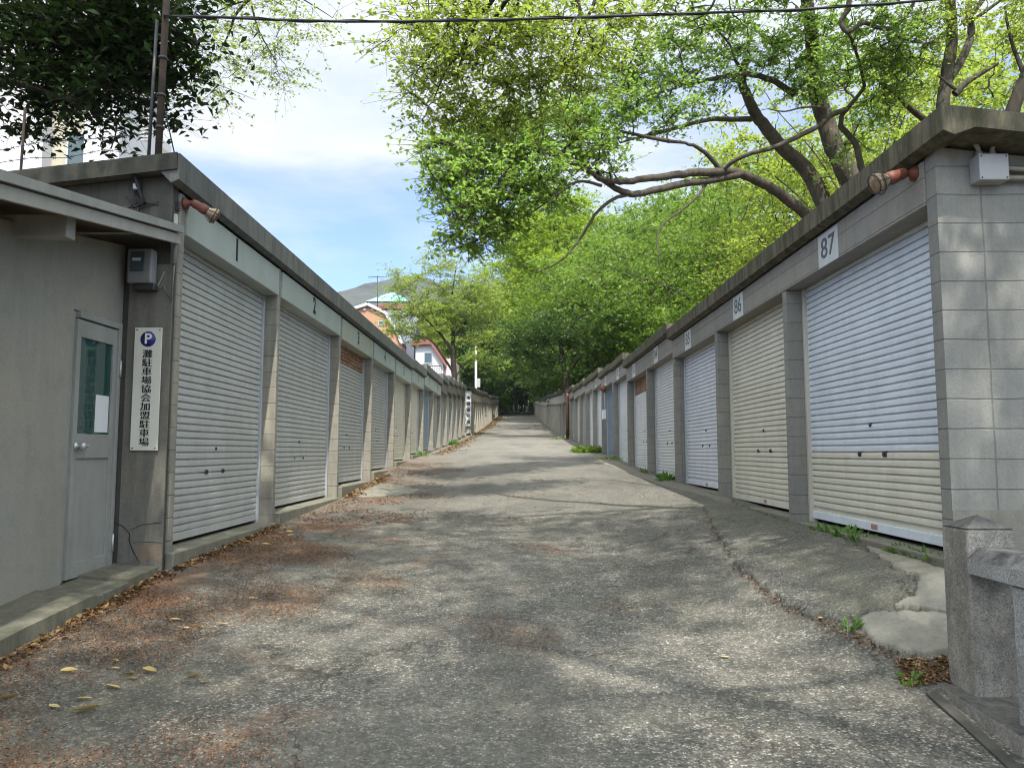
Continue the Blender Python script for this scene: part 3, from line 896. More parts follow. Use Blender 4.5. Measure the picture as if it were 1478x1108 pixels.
# ------------------------------------------------------------------ office lean-to, left foreground
def office():
    root = empty('office', (-3.6, 5.2, -1.1), 'grey rendered lean-to office with protruding roof beams and an aluminium door', 'office')
    X = -3.4
    roof_z = lambda y: 1.91 - 0.160 * (6.32 - y)          # top of the roof edge at x=-2.9
    # wall facing the lane with a door opening Y 5.80..6.50
    dy0, dy1, dz0, dz1 = 5.80, 6.50, -0.98, 1.09
    W = 0.16
    top = lambda y: roof_z(y) - 0.16
    m = MB()
    def seg(a, b, z0, z1f):
        m.hexa([(X - W, a, z0), (X, a, z0), (X, b, z0), (X - W, b, z0), (X - W, a, z1f(a)), (X, a, z1f(a)), (X, b, z1f(b)), (X - W, b, z1f(b))])
    seg(1.5, dy0 - 0.002, -1.9, top)
    m.hexa([(X - W, dy0, dz1), (X, dy0, dz1), (X, 6.52, dz1), (X - W, 6.52, dz1), (X - W, dy0, top(dy0)), (X, dy0, top(dy0)), (X, 6.52, top(6.52)), (X - W, 6.52, top(6.52))])
    m.box((X - 4.3, 1.5, -1.9), (X - W - 0.002, 1.66, top(1.5)))
    m.build('wall', M['render_wall'], root)
    m = MB(); m.box((X - 0.6, dy0, -1.9), (X + 0.01, 6.52, dz0 - 0.006)); m.build('threshold', M['sill'], root)
    # roof
    m = MB()
    def slab(x0, x1, z_off, th, ya=1.2, yb=6.52):
        m.hexa([(x0, ya, roof_z(ya) + z_off - th), (x1, ya, roof_z(ya) + z_off - th), (x1, yb, roof_z(yb) + z_off - th), (x0, yb, roof_z(yb) + z_off - th), (x0, ya, roof_z(ya) + z_off), (x1, ya, roof_z(ya) + z_off), (x1, yb, roof_z(yb) + z_off), (x0, yb, roof_z(yb) + z_off)])
    slab(-7.8, -2.93, 0.0, 0.045)
    rf = m.build('roof', M['soffit'], root)
    m = MB(); slab(-2.925, -2.895, 0.012, 0.062); m.build('flashing', M['alu_dull'], rf)
    m = MB(); slab(-2.96, -2.925, -0.062, 0.085); m.build('fascia_board', M['wood'], rf)
    for y in (5.12, 4.2, 3.2):
        m = MB(); z = roof_z(y) - 0.155
        m.box((-4.0, y - 0.055, z - 0.115), (-3.05, y + 0.055, z + 0.04), 0.006)
        m.build('roof_beam', M['wood'], rf)
    # door (aluminium, dark green glass above, plain panel below)
    d = MB()
    xd = X - 0.02
    f = 0.05
    d.box((xd - 0.03, dy0 + 0.004, dz0), (xd + 0.008, dy0 + f, dz1 - 0.004), 0.004)
    d.box((xd - 0.03, dy1 - f - 0.02, dz0), (xd + 0.05, dy1 - 0.024, dz1 - 0.004), 0.004)
    d.box((xd - 0.03, dy0 + f + .001, dz1 - 0.055), (xd + 0.05, dy1 - f - 0.021, dz1 - 0.005), 0.004)
    door = d.build('door', M['alu_dull'], root)
    ya, yb = dy0 + f - 0.008, dy1 - f - 0.018
    d = MB(); st = 0.055
    d.box((xd, ya, dz0 + 0.02), (xd + 0.034, ya + st, dz1 - 0.065), 0.003)
    d.box((xd, yb - st, dz0 + 0.02), (xd + 0.034, yb, dz1 - 0.065), 0.003)
    for z0, z1 in ((dz0 + 0.02, dz0 + 0.14), (-0.03 - 0.02, 0.14), (dz1 - 0.20, dz1 - 0.065)):
        d.box((xd + 0.001, ya + st + .001, z0), (xd + 0.033, yb - st - .001, z1), 0.003)
    d.build('door_frame', M['alu_dull'], door)
    d = MB(); d.box((xd + 0.010, ya + st - .003, dz0 + 0.13), (xd + 0.018, yb - st + .003, -0.045)); d.build('lower_panel', M['alu_dull'], door)
    d = MB(); d.box((xd + 0.010, ya + st - .003, 0.135), (xd + 0.016, yb - st + .003, dz1 - 0.19)); d.build('glass', M['glass_green'], door)
    d = MB(); d.box((xd + 0.0165, yb - st - 0.21, 0.16), (xd + 0.0172, yb - st - 0.012, 0.46)); d.build('paper_notice', M['paper'], door)
    d = MB(); d.lathe([(0.0, 0.0), (0.032, 0.0), (0.032, 0.01), (0.012, 0.014), (0.012, 0.035), (0.026, 0.045), (0.030, 0.062), (0.022, 0.078), (0.0, 0.082)], (xd + 0.034, ya + 0.045, 0.045), (1, 0, 0), 16)
    d.box((xd + 0.06, ya + 0.05, 0.035), (xd + 0.085, ya + 0.15, 0.06), 0.008)
    d.build('handle', M['alu'], door)
    for z in (0.70, -0.75):
        d = MB(); d.tube([(xd + 0.056, dy1 - 0.045, z - .07), (xd + 0.056, dy1 - 0.045, z + .07)], 0.010, 8); d.build('hinge', M['alu'], door)
    return root


office()


def path():
    # sloping concrete path with a low kerb in front of the office
    m, V = MB(), None
    ys = [1.0, 2.0, 3.0, 4.0, 4.8, 5.5, 5.55, 6.0, 6.53]
    def edge(y): return -2.97 - 0.02 * math.sin(y * 3.1)
    for a, b in zip(ys[:-1], ys[1:]):
        ha, hb = gz(-3, a) + 0.10, gz(-3, b) + (0.10 if b < 5.52 else 0.05)
        if a >= 5.5: ha, hb = gz(-3, a) + 0.075, gz(-3, b) + 0.05
        m.hexa([(-3.39, a, ha - .6), (edge(a), a, ha - .6), (edge(b), b, hb - .6), (-3.39, b, hb - .6), (-3.39, a, ha + .03), (edge(a) - .02, a, ha), (edge(b) - .02, b, hb), (-3.39, b, hb + .03)], 0.0)
    o = m.build('path', M['path']); tag(o, kind='structure')


path()

exec_small = True


# ------------------------------------------------------------------ fittings on the left gable
def parking_sign():
    y = 6.52
    a = at_y(188, 650, y); b = at_y(230, 649, y); c = at_y(196, 473, y)
    x0, x1, z0, z1 = (a.x + c.x) / 2, (b.x + c.x) / 2 + 0.11, a.z, c.z
    x1 = x0 + 0.235
    m = MB(); m.box((x0, y - 0.012, z0), (x1, y - 0.001, z1), 0.003)
    s = tag(m.build('parking_sign', M['sign_white']), 'tall ivory parking sign with blue P disc and black vertical characters', 'sign')
    xc = (x0 + x1) / 2; yy = y - 0.0135
    m = MB(); m.lathe([(0.0, 0.0), (0.066, 0.0), (0.066, 0.002), (0.0, 0.002)], (xc, yy + 0.001, z1 - 0.10), (0, -1, 0), 32)
    disc = m.build('emblem_disc', M['sign_blue'], s)
    text_mesh('letter', 'P', 0.125, M['white'], disc, (xc, yy - 0.0025, z1 - 0.10), (math.pi / 2, 0, 0), bold=0.003)
    ks = '灘駐車場協会加盟駐車場'
    h = (z1 - 0.195 - z0 - 0.03) / len(ks)
    for k, ch in enumerate(ks):
        text_mesh('character', ch, h * 1.0, M['ink'], s, (xc, yy, z1 - 0.195 - h * (k + 0.5)), (math.pi / 2, 0, 0), bold=0.0, sx=1.2, fat=0.0022)
    for sx in (x0 + 0.02, x1 - 0.02):
        for sz in (z0 + 0.02, z1 - 0.02):
            m = MB(); m.lathe([(0.0, 0.004), (0.006, 0.003), (0.007, 0.0)], (sx, y - 0.0122, sz), (0, -1, 0), 8); m.build('screw', M['dark_metal'], s)


parking_sign()


def meter():
    y = 6.525
    a = at_y(191, 412, y); b = at_y(230, 363, y)
    x0, x1, z0, z1 = a.x, b.x - 0.01, a.z, b.z
    root = empty('electric_meter', ((x0 + x1) / 2, y, z0), 'grey electric meter box under the eave above the parking sign', 'meter')
    m = MB(); m.box((x0, y - 0.11, z0), (x1, y - 0.002, z1), 0.018, seg=3); m.build('case', M['meter'], root)
    m = MB(); m.box((x0 + 0.03, y - 0.118, z0 + 0.10), (x1 - 0.06, y - 0.1105, z1 - 0.03), 0.004); m.build('window', M['glass'], root)
    m = MB(); m.box((x0 + 0.05, y - 0.121, z1 - 0.11), (x1 - 0.09, y - 0.1185, z1 - 0.085)); m.build('dial', M['paper'], root)
    m = MB(); m.box((x0 + 0.05, y - 0.09, z0 - 0.06), (x1 + 0.02, y - 0.01, z0 - 0.004), 0.01); m.build('terminal_cover', M['dark_metal'], root)


meter()


def small_lamp():
    p = at_y(200, 270, 6.545)
    root = empty('wall_lamp', p, 'small dim square wall lamp on the dark gable', 'lamp')
    m = MB(); m.box((p.x - 0.035, 6.50, p.z - 0.05), (p.x + 0.035, 6.547, p.z + 0.03), 0.012); m.build('housing', M['dark_metal'], root)
    m = MB(); m.box((p.x - 0.024, 6.488, p.z - 0.036), (p.x + 0.024, 6.499, p.z + 0.016), 0.006); m.build('lens', M['box_grey'], root)


small_lamp()


def floodlight(base, direction, label, bracket):
    root = empty('floodlight', base, label, 'floodlight', 'rusty red floodlights on the garage corners')
    d = Vector(direction).normalized(); b = Vector(base); br = Vector(bracket).normalized()
    m = MB(); m.lathe([(0.0, -0.002), (0.055, -0.002), (0.055, 0.012), (0.03, 0.03), (0.022, 0.05), (0.022, 0.085), (0.0, 0.088)], b, br, 14)
    m.build('bracket', M['rust_red'], root)
    o = b + br * 0.075
    m = MB(); m.lathe([(0.0, -0.02), (0.028, -0.015), (0.035, 0.0), (0.040, 0.02), (0.040, 0.07), (0.046, 0.075), (0.046, 0.13), (0.040, 0.135)], o, d, 18)
    m.build('lamp_holder', M['rust_red'], root)
    m = MB(); m.lathe([(0.036, 0.120), (0.046, 0.150), (0.066, 0.185), (0.072, 0.205), (0.072, 0.216), (0.056, 0.228), (0.03, 0.235), (0.0, 0.237)], o, d, 22)
    m.build('bulb', M['bulb'], root)
    a = d.cross(Vector((0, 0, 1))).normalized(); c = a.cross(d)
    m = MB()
    for k in range(2):
        ring = [o + d * (0.195 + 0.032 * k) + (a * math.cos(q) + c * math.sin(q)) * (0.080 - 0.012 * k) for q in np.linspace(0, 2 * math.pi, 21)]
        m.tube(ring, 0.004, 5)
    for q in np.linspace(0, 2 * math.pi, 7)[:-1]:
        v = a * math.cos(q) + c * math.sin(q)
        m.tube([o + d * 0.135 + v * 0.048, o + d * 0.195 + v * 0.080, o + d * 0.227 + v * 0.068], 0.003, 5)
    m.build('wire_guard', M['dark_metal'], root)


pl = at_x(252, 264, -2.99); floodlight((-2.985, 6.72, 2.22), (0.78, 0.45, -0.42), 'rusty red floodlight above the green header numbered 1', (1, -0.1, 0.05))
floodlight((2.695, 5.09, 1.88), (-0.92, -0.05, -0.36), 'rusty red floodlight under the mossy roof edge by plate 87', (-1, -0.1, 0.0))


def junction_box():
    y = 4.853
    a = at_y(1400, 268, y); b = at_y(1440, 231, y)
    root = empty('junction_box', (a.x, y, a.z), 'light grey junction box with beige conduits on the block gable', 'junction box')
    m = MB(); m.box((a.x, y - 0.11, a.z), (b.x, y - 0.001, b.z), 0.006); cs = m.build('case', M['box_grey'], root)
    for sx in (a.x + .015, b.x - .015):
        for sz in (a.z + .015, b.z - .015):
            m = MB(); m.lathe([(0.0, 0.003), (0.005, 0.002), (0.006, 0.0)], (sx, y - 0.1102, sz), (0, -1, 0), 8); m.build('screw', M['dark_metal'], cs)
    def cond(pts, r=0.015):
        m = MB(); m.tube(pts, r, 10); m.build('conduit', M['pipe'], root)
    yc = y - 0.045
    def arc(cx, cz, r, a0, a1, n=9): return [(cx + r * math.cos(q), yc, cz + r * math.sin(q)) for q in np.linspace(a0, a1, n)]
    cond([(a.x + .04, yc, b.z - .01)] + arc(a.x + .04 - .085, b.z + .035, .085, 0, 1.5))
    cond([(a.x + .125, yc, b.z - .01)] + arc(a.x + .125 + .085, b.z + .035, .085, math.pi, math.pi / 2 + .05) + [(b.x + 1.4, yc, b.z + .10)])
    cond([(b.x - .005, yc, b.z - .07), (b.x + 0.3, yc, b.z - .09), (b.x + 1.5, yc, b.z - .10)])
    cond([(b.x - .005, yc, b.z - .135), (b.x + 1.5, yc, b.z - .135)])
    for dx in (.04, .125):
        m = MB(); m.lathe([(0.0, 0), (0.021, 0), (0.021, .035), (0.0, .036)], (a.x + dx, yc, b.z + .001), (0, 0, 1), 12); m.build('coupling', M['pipe'], root)


junction_box()


def service_pole():
    x, y = -3.22, 6.66
    root = empty('service_pole', (x, y, 2.6), 'thin rusty service pole with grey conduit rising from the left roof corner', 'pole')
    m = MB(); m.tube([(x, y, 2.35), (x + 0.02, y, 4.3)], 0.030, 12); m.build('post', M['rusty_pole'], root)
    m = MB(); m.tube([(x - 0.075, y - 0.02, 2.52), (x - 0.05, y - 0.02, 3.9)], 0.015, 10); m.build('conduit', M['dark_metal'], root)
    m = MB(); m.tube([(x - 0.075, y - .02, 2.54), (x - 0.09, y - .22, 2.40), (x - 0.08, 6.52, 2.25), (x - 0.03, 6.515, 2.15)], 0.018, 8)
    m.tube([(x - 0.09, y - .22, 2.42), (x - .14, 6.515, 2.36), (x - .12, 6.51, 2.2), (x - .02, 6.51, 2.17)], 0.009, 6)
    for k in range(5):
        rr = random.Random(k)
        m.tube([(x - .2 + .05 * k, 6.52, 2.16 + rr.uniform(-.05, .08)), (x - .12 + rr.uniform(-.05, .05), 6.495, 2.1 + rr.uniform(-.05, .1)), (x - .03, 6.51, 2.17), (-2.98, 6.62, 2.2 - .02 * k)], 0.006, 5)
    m.build('wiring', M['black_cable'], root)
    m = MB(); m.tube([(-2.975, 6.525, 2.06), (-2.97, 6.525, 1.62)], 0.019, 8); m.tube([(-2.97, 6.525, 1.62), (-2.985, 6.52, 1.3), (-3.05, 6.51, 1.42), (-3.12, 6.51, 1.38), (-3.05, 6.51, 1.55)], 0.007, 6)
    m.build('downpipe', M['alu_dull'], root)
    for z in (3.2, 2.9, 3.55):
        m = MB(); m.lathe([(0.032, -.012), (0.040, -.012), (0.040, .012), (0.032, .012)], (x + .008, y, z), (0, 0, 1), 12); m.build('clamp', M['dark_metal'], root)
    m = MB(); m.tube([(x + 0.01, y, 3.2), (x + 0.11, y + .12, 2.64)], 0.006, 6); m.build('stay_wire', M['dark_metal'], root)


service_pole()


def overhead_cable():
    pts = [at_y(236, 24, 6.62), at_y(290, 24, 6.62), at_y(400, 29, 6.63), at_y(500, 31.5, 6.65), at_y(600, 31.0, 6.68), at_y(720, 29, 6.7), at_y(860, 24.5, 6.75), at_y(1000, 19.5, 6.8), at_y(1150, 14.5, 6.85), at_y(1300, 4, 6.9), at_y(1478, -12, 6.95), at_y(1900, -60, 7.1)]
    m = MB(); m.tube(pts, 0.012, 8)
    tw = []
    for a, b in zip(pts[:-1], pts[1:]):
        for k in range(10):
            q = k / 10; p = a.lerp(b, q); ang = p.x * 7
            tw.append(p + Vector((0, math.cos(ang), math.sin(ang))) * 0.016)
    m.tube(tw, 0.004, 5)
    tag(m.build('overhead_cable', M['black_cable']), 'black overhead cable strung across the top of the lane', 'cable')


overhead_cable()


def barbed(px_pts, Y, label):
    m = MB(); P = [at_y(a, b, Y) for a, b in px_pts]
    fine = []
    for a, b in zip(P[:-1], P[1:]):
        for k in range(6): fine.append(a.lerp(b, k / 6))
    fine.append(P[-1])
    m.tube(fine, 0.0035, 5)
    for q in fine[1::3]:
        m.tube([q + Vector((-.015, 0, -.018)), q + Vector((.015, 0, .018))], 0.003, 4); m.tube([q + Vector((-.018, .0, .012)), q + Vector((.018, 0, -.012))], 0.003, 4)
    tag(m.build('barbed_wire', M['dark_metal']), label, 'wire', 'barbed wire strands above the left roof')


barbed([(-40, 222), (10, 215), (60, 205), (110, 203), (170, 197), (232, 192)], 6.9, 'upper sagging strand of barbed wire above the left roof')
barbed([(-40, 243), (10, 233), (45, 228), (95, 228), (150, 216), (215, 226)], 7.1, 'lower sagging strand of barbed wire above the left roof')


def barb_post():
    m = MB(); m.tube([(-4.63, 6.95, 2.2), (-4.64, 6.95, 2.62), (-4.60, 6.9, 3.2)], 0.012, 6)
    tag(m.build('fence_post', M['rusty_pole']), 'thin rusty post holding the barbed wire strands at the frame edge', 'post')


barb_post()


# ------------------------------------------------------------------ right foreground: gatepost and stone fence
def gatepost():
    x, y0, y1 = 2.195, 3.82, 4.05
    root = empty('gatepost', (x + .12, 3.93, -1.2), 'weathered square granite gatepost with a pyramid top', 'gatepost')
    m = MB()
    zs = -0.375; za = -0.315
    b = 0.012
    m.hexa([(x, y0, -1.35), (x + .235, y0, -1.35), (x + .235, y1, -1.35), (x, y1, -1.35), (x, y0, zs), (x + .235, y0, zs), (x + .235, y1, zs), (x, y1, zs)], 0.014)
    m.build('shaft', M['granite'], root)
    m = MB()
    c = (x + .1175, (y0 + y1) / 2, za)
    q = [(x + .001, y0 + .001, zs + .001), (x + .234, y0 + .001, zs + .001), (x + .234, y1 - .001, zs + .001), (x + .001, y1 - .001, zs + .001)]
    for k in range(4): m.face([q[k], q[(k + 1) % 4], c])
    m.build('cap', M['granite'], root)
    return root


gatepost()


def stone_fence():
    root = empty('stone_fence', (2.36, 3.0, -1.25), 'low granite fence with sloping coping and plinth in front of the gatepost', 'fence')
    x = 2.195
    m = MB()
    poly = [(x - .012, -0.585), (x - .012, -0.515), (x + .05, -0.462), (x + .20, -0.462), (x + .25, -0.515), (x + .25, -0.585)]
    m.prism(poly, 'y', 0.9, 3.812)
    m.build('coping', M['granite_rail'], root)
    for a, b in ((3.20, 3.50), (2.1, 2.4), (1.1, 1.4)):
        m = MB(); m.box((x + .0, a, -1.30), (x + .22, b, -0.588), 0.010); m.build('baluster', M['granite_rail'], root)
    m = MB()
    m.hexa([(x - .075, 0.8, -1.9), (x + .5, 0.8, -1.9), (x + .5, 4.14, -1.6), (x - .075, 4.14, -1.6), (x - .075, 0.8, -1.30), (x + .5, 0.8, -1.30), (x + .5, 4.14, -1.155), (x - .075, 4.14, -1.155)], 0.012)
    m.build('plinth', M['granite'], root)


stone_fence()


# concrete apron pieces on the right
def patches():
    def slab(name, px, th, mat, res=0.016, rag=0.012, seed=1):
        P = np.array([tuple(on_ground(a, b))[:2] for a, b in px])
        x0, y0 = P.min(0) - .06; x1, y1 = P.max(0) + .06
        xs = np.arange(x0, x1, res); ys = np.arange(y0, y1, res)
        X, Y = np.meshgrid(xs, ys)
        wx = X + rag * (np.sin(Y * 23 + seed) * .5 + np.sin(X * 41 + Y * 37 + seed * 2) * .35 + np.sin(Y * 83 - X * 61) * .25)
        wy = Y + rag * (np.sin(X * 19 + seed * 3) * .5 + np.sin(Y * 47 - X * 33 + seed) * .35 + np.sin(X * 79 + Y * 67) * .25)
        ins = np.zeros(X.shape, bool); n = len(P); j = n - 1
        for i in range(n):
            xi, yi = P[i]; xj, yj = P[j]
            c = ((yi > wy) != (yj > wy)) & (wx < (xj - xi) * (wy - yi) / (yj - yi + 1e-12) + xi)
            ins ^= c; j = i
        Z = ground(X, Y)
        jit = RNG.normal(0, res * .22, X.shape); jit2 = RNG.normal(0, res * .22, X.shape)
        Xj = X + jit; Yj = Y + jit2
        er = ins.copy()
        er[1:-1, 1:-1] = ins[1:-1, 1:-1] & ins[:-2, 1:-1] & ins[2:, 1:-1] & ins[1:-1, :-2] & ins[1:-1, 2:]
        Zt = Z + np.where(er, th, th * .82)
        V = [np.stack([Xj.ravel(), Yj.ravel(), Zt.ravel()], 1), np.stack([Xj.ravel(), Yj.ravel(), Z.ravel() - .05], 1)]
        idx = np.arange(X.size).reshape(X.shape); N = X.size
        cell = ins[:-1, :-1] & ins[1:, :-1] & ins[:-1, 1:] & ins[1:, 1:]
        A, B, C_, D = idx[:-1, :-1], idx[:-1, 1:], idx[1:, 1:], idx[1:, :-1]
        Q = [np.stack([A[cell], B[cell], C_[cell], D[cell]], 1)]
        pad = np.pad(cell, 1)
        for dy, dx, e0, e1 in ((-1, 0, A, B), (1, 0, C_, D), (0, -1, D, A), (0, 1, B, C_)):
            nb = pad[1 + dy:1 + dy + cell.shape[0], 1 + dx:1 + dx + cell.shape[1]]
            k = cell & ~nb
            Q.append(np.stack([e0[k], e0[k] + N, e1[k] + N, e1[k]], 1))
        V = np.concatenate(V); Q = np.concatenate(Q)
        used, inv = np.unique(Q.ravel(), return_inverse=True)
        o = mesh_np(name, V[used], inv.reshape(Q.shape), mat)
        tag(o, kind='structure')
    slab('asphalt_apron', [(1012, 733), (1022, 745), (1032, 772), (1062, 818), (1100, 850), (1122, 868), (1160, 888), (1200, 905), (1232, 898), (1250, 886), (1285, 880), (1314, 864), (1325, 842), (1300, 826), (1262, 800), (1215, 778), (1165, 760), (1128, 752), (1090, 738), (1055, 726)], 0.026, M['asphalt'], .025, .028, 2)
    slab('concrete_apron', [(1245, 786), (1285, 800), (1330, 812), (1372, 830), (1378, 888), (1345, 884), (1310, 880), (1282, 882), (1300, 868), (1316, 862), (1322, 850), (1325, 838), (1318, 831), (1308, 829), (1290, 822), (1265, 806)], 0.022, M['patch'], seed=4)
    slab('concrete_apron', [(1236, 897), (1252, 888), (1282, 885), (1310, 883), (1345, 887), (1374, 892), (1376, 942), (1350, 946), (1325, 950), (1310, 947), (1292, 941), (1262, 931), (1245, 916)], 0.026, M['patch'], seed=7)
    slab('concrete_apron', [(1130, 752), (1165, 756), (1210, 772), (1260, 786), (1350, 815), (1380, 826), (1365, 808), (1300, 795), (1240, 778), (1170, 757)], 0.012, M['sill'])
    slab('concrete_apron', [(520, 706), (548, 698), (578, 701), (604, 707), (596, 713), (560, 716), (522, 718), (508, 716)], 0.018, M['patch'])
    slab('concrete_apron', [(845, 650), (880, 660), (930, 683), (985, 698), (1030, 712), (1060, 722), (1055, 728), (1010, 714), (960, 702), (905, 682), (860, 664)], 0.012, M['sill'])
    slab('soil_patch', [(1296, 962), (1320, 950), (1352, 949), (1378, 946), (1384, 985), (1362, 990), (1335, 990), (1310, 982)], 0.006, M['soil'])
    # road kerb edge in front of the fence plinth
    m = MB()
    P = [on_ground(*p) for p in ((1336, 1002), (1390, 1050), (1450, 1106), (1560, 1210))]
    for a, b in zip(P[:-1], P[1:]):
        m.hexa([(a.x, a.y, a.z - .2), (a.x + .06, a.y + .02, a.z - .2), (b.x + .06, b.y + .02, b.z - .2), (b.x, b.y, b.z - .2), (a.x, a.y, a.z + .012), (a.x + .06, a.y + .02, a.z + .014), (b.x + .06, b.y + .02, b.z + .014), (b.x, b.y, b.z + .012)])
    tag(m.build('kerb', M['gable_left']), kind='structure')


patches()


# ------------------------------------------------------------------ trees
def catmull(P, n):
    P = [np.array(p, float) for p in P]
    if len(P) < 3: return [P[0] + (P[-1] - P[0]) * k / n for k in range(n + 1)]
    out = []
    for i in range(len(P) - 1):
        p0 = P[max(i - 1, 0)]; p1 = P[i]; p2 = P[i + 1]; p3 = P[min(i + 2, len(P) - 1)]
        for k in range(n):
            t = k / n
            out.append(0.5 * ((2 * p1) + (p2 - p0) * t + (2 * p0 - 5 * p1 + 4 * p2 - p3) * t * t + (3 * p1 - p0 - 3 * p2 + p3) * t ** 3))
    out.append(P[-1])
    return out


class Wood:
    """collects tapering tubes as numpy arrays"""
    def __init__(s): s.V = []; s.Q = []; s.n = 0

    def tube(s, pts, rads, k=6):
        P = np.asarray(pts, float); R = np.asarray(rads, float)
        T = np.gradient(P, axis=0); T /= np.linalg.norm(T, axis=1)[:, None] + 1e-9
        up = np.array([0.31, 0.17, 0.93])
        A = np.cross(T, up); A /= np.linalg.norm(A, axis=1)[:, None] + 1e-9
        B = np.cross(A, T)
        q = np.arange(k) * 2 * math.pi / k
        ring = (A[:, None, :] * np.cos(q)[None, :, None] + B[:, None, :] * np.sin(q)[None, :, None]) * R[:, None, None] + P[:, None, :]
        m = len(P)
        s.V.append(ring.reshape(-1, 3))
        i = np.arange(m * k).reshape(m, k) + s.n
        j = np.roll(i, -1, axis=1)
        s.Q.append(np.stack([i[:-1].ravel(), j[:-1].ravel(), j[1:].ravel(), i[1:].ravel()], 1))
        s.n += m * k

    def build(s, mat, parent):
        return mesh_np('trunk', np.concatenate(s.V), np.concatenate(s.Q), mat, parent, smooth=True)


def leaf_quads(C, size, rng, up_bias=0.75, droop=0.2, aspect=0.55, sizevar=0.35):
    """rhombic leaves, slightly folded, centred on C"""
    n = len(C)
    yaw = rng.uniform(0, 2 * math.pi, n)
    d = np.stack([np.cos(yaw), np.sin(yaw), rng.normal(-droop, 0.45, n)], 1); d /= np.linalg.norm(d, axis=1)[:, None]
    nr = rng.normal(0, 1, (n, 3)); nr[:, 2] = np.abs(nr[:, 2]) + up_bias
    sd = np.cross(d, nr); sd /= np.linalg.norm(sd, axis=1)[:, None] + 1e-9
    nn = np.cross(sd, d)
    L = size * (1 + rng.uniform(-sizevar, sizevar, n))[:, None]; Wd = L * aspect * 0.5
    base = C - d * L * 0.5; tip = C + d * L * 0.5 - nn * L * 0.10
    mid = C - d * L * 0.06 + nn * L * 0.03
    a = mid + sd * Wd + nn * L * 0.08; b = mid - sd * Wd + nn * L * 0.08
    V = np.stack([base, a, tip, b], 1).reshape(-1, 3)
    Q = np.arange(n * 4).reshape(n, 4)
    return V, Q


def grow_tree(name, label, base, limbs, blobs, leaf, leafsize, bark_m, per, spread, seed, cat='tree', group=None, flat=0.6, twig=0.008, sparse=1.0, limb_k=1.0, kmul=1.0, aspect=0.55, sprig=True):
    """limbs: (points, r0, r1); blobs: (centre, (rx,ry,rz), clusters)"""
    rng = np.random.default_rng(seed)
    root = empty(name, base, label, cat, group)
    w = Wood(); nodes = []
    for pts, r0, r1 in limbs:
        P = np.array(catmull(pts, 5))
        k = len(P)
        P[1:-1] += rng.normal(0, 0.035 * min(r0, .25), (k - 2, 3))
        R = np.linspace(r0, r1, k) * limb_k
        w.tube(P, R, 10 if r0 > 0.1 else 7)
        nodes.append(P[k // 4:] if r0 > 0.25 else P)
    nodes = np.concatenate(nodes)
    T = []
    for c, r, n in blobs:
        n = max(1, int(n * kmul))
        v = rng.normal(0, 1, (n, 3)); v /= np.linalg.norm(v, axis=1)[:, None]
        rad = rng.uniform(0.10, 1.0, n) ** 0.40
        far = np.where(rng.uniform(0, 1, n) < .16, rng.uniform(1.05, 1.45, n), 1.0)
        T.append(np.array(c) + v * (rad * far)[:, None] * np.array(r))
    T = np.concatenate(T)
    D = np.min(np.linalg.norm(T[:, None, :] - nodes[None, ::3, :], axis=2), axis=1)
    T = T[np.argsort(D)]
    leaves = []; cid = []
    buf = np.empty((len(nodes) + len(T) * 5, 3)); buf[:len(nodes)] = nodes; nn = len(nodes)
    for ti, t in enumerate(T):
        d = np.linalg.norm(buf[:nn] - t, axis=1); j = int(np.argmin(d)); a = buf[j]; L = d[j]
        mid = (a + t) / 2 + np.array([0, 0, 0.10 * L]) + rng.normal(0, 0.09 * L + 0.005, 3)
        q1 = (a + mid) / 2 + rng.normal(0, 0.04 * L, 3); q2 = (t + mid) / 2 + rng.normal(0, 0.04 * L, 3)
        P = np.array([a, q1, mid, q2, t])
        r0 = min(twig * (1 + 1.1 * L), 0.05 + twig)
        w.tube(P, np.linspace(r0, twig * 0.4, 5), 4 if twig < 0.02 else 5)
        buf[nn:nn + 4] = P[1:]; nn += 4
        m = max(3, int(per * rng.uniform(0.5, 1.5)))
        ks = rng.integers(4, 8)
        ang = rng.uniform(0, 2 * math.pi) + np.arange(ks) * 2 * math.pi / ks + rng.normal(0, .4, ks)
        ln = spread * rng.uniform(1.2, 3.4, ks)
        out = t - a; out = out / (np.linalg.norm(out) + 1e-6)
        dirs = np.stack([np.cos(ang), np.sin(ang), rng.normal(0.05, .28, ks) * (flat / .6)], 1) + out * 0.55
        org = mid + (t - mid) * rng.uniform(0.2, 1.0, ks)[:, None]
        si = rng.integers(0, ks, m); f = rng.beta(1.5, 0.9, m)[:, None]
        pos = org[si] + dirs[si] * ln[si][:, None] * f
        pos[:, 2] -= (f[:, 0] ** 2) * ln[si] * 0.18
        pos += rng.normal(0, 1, (m, 3)) * leafsize * np.array([.55, .55, .40])
        if sprig:
            for q in range(ks):
                e = org[q] + dirs[q] * ln[q]; e[2] -= ln[q] * 0.18
                w.tube(np.array([org[q], (org[q] + e) / 2 + [0, 0, ln[q] * .045], e]), [twig * .5, twig * .4, twig * .22], 3)
        leaves.append(pos); cid.append(np.full(m, rng.uniform(0, 1)))
    C = np.concatenate(leaves); cl = np.concatenate(cid)
    V, Q = leaf_quads(C, leafsize, rng, aspect=aspect)
    tint = np.clip(0.55 * cl + 0.45 * rng.uniform(0, 1, len(C)) + 0.0, 0, 1)
    w.build(bark_m, root)
    mesh_np('crown', V, Q, LF[leaf], root, tint=tint)
    return root


def pxl(pts, Y=None):
    """list of (px,py,depth)"""
    return [tuple(at_y(a, b, c)) for a, b, c in pts]


def blob(px, py, Y, rx, ry, n, rd=None):
    c = at_y(px, py, Y); k = Y / FPX
    return (tuple(c), (rx * k, (rd if rd else 0.8 * (rx + ry) / 2 * k), ry * k), n)


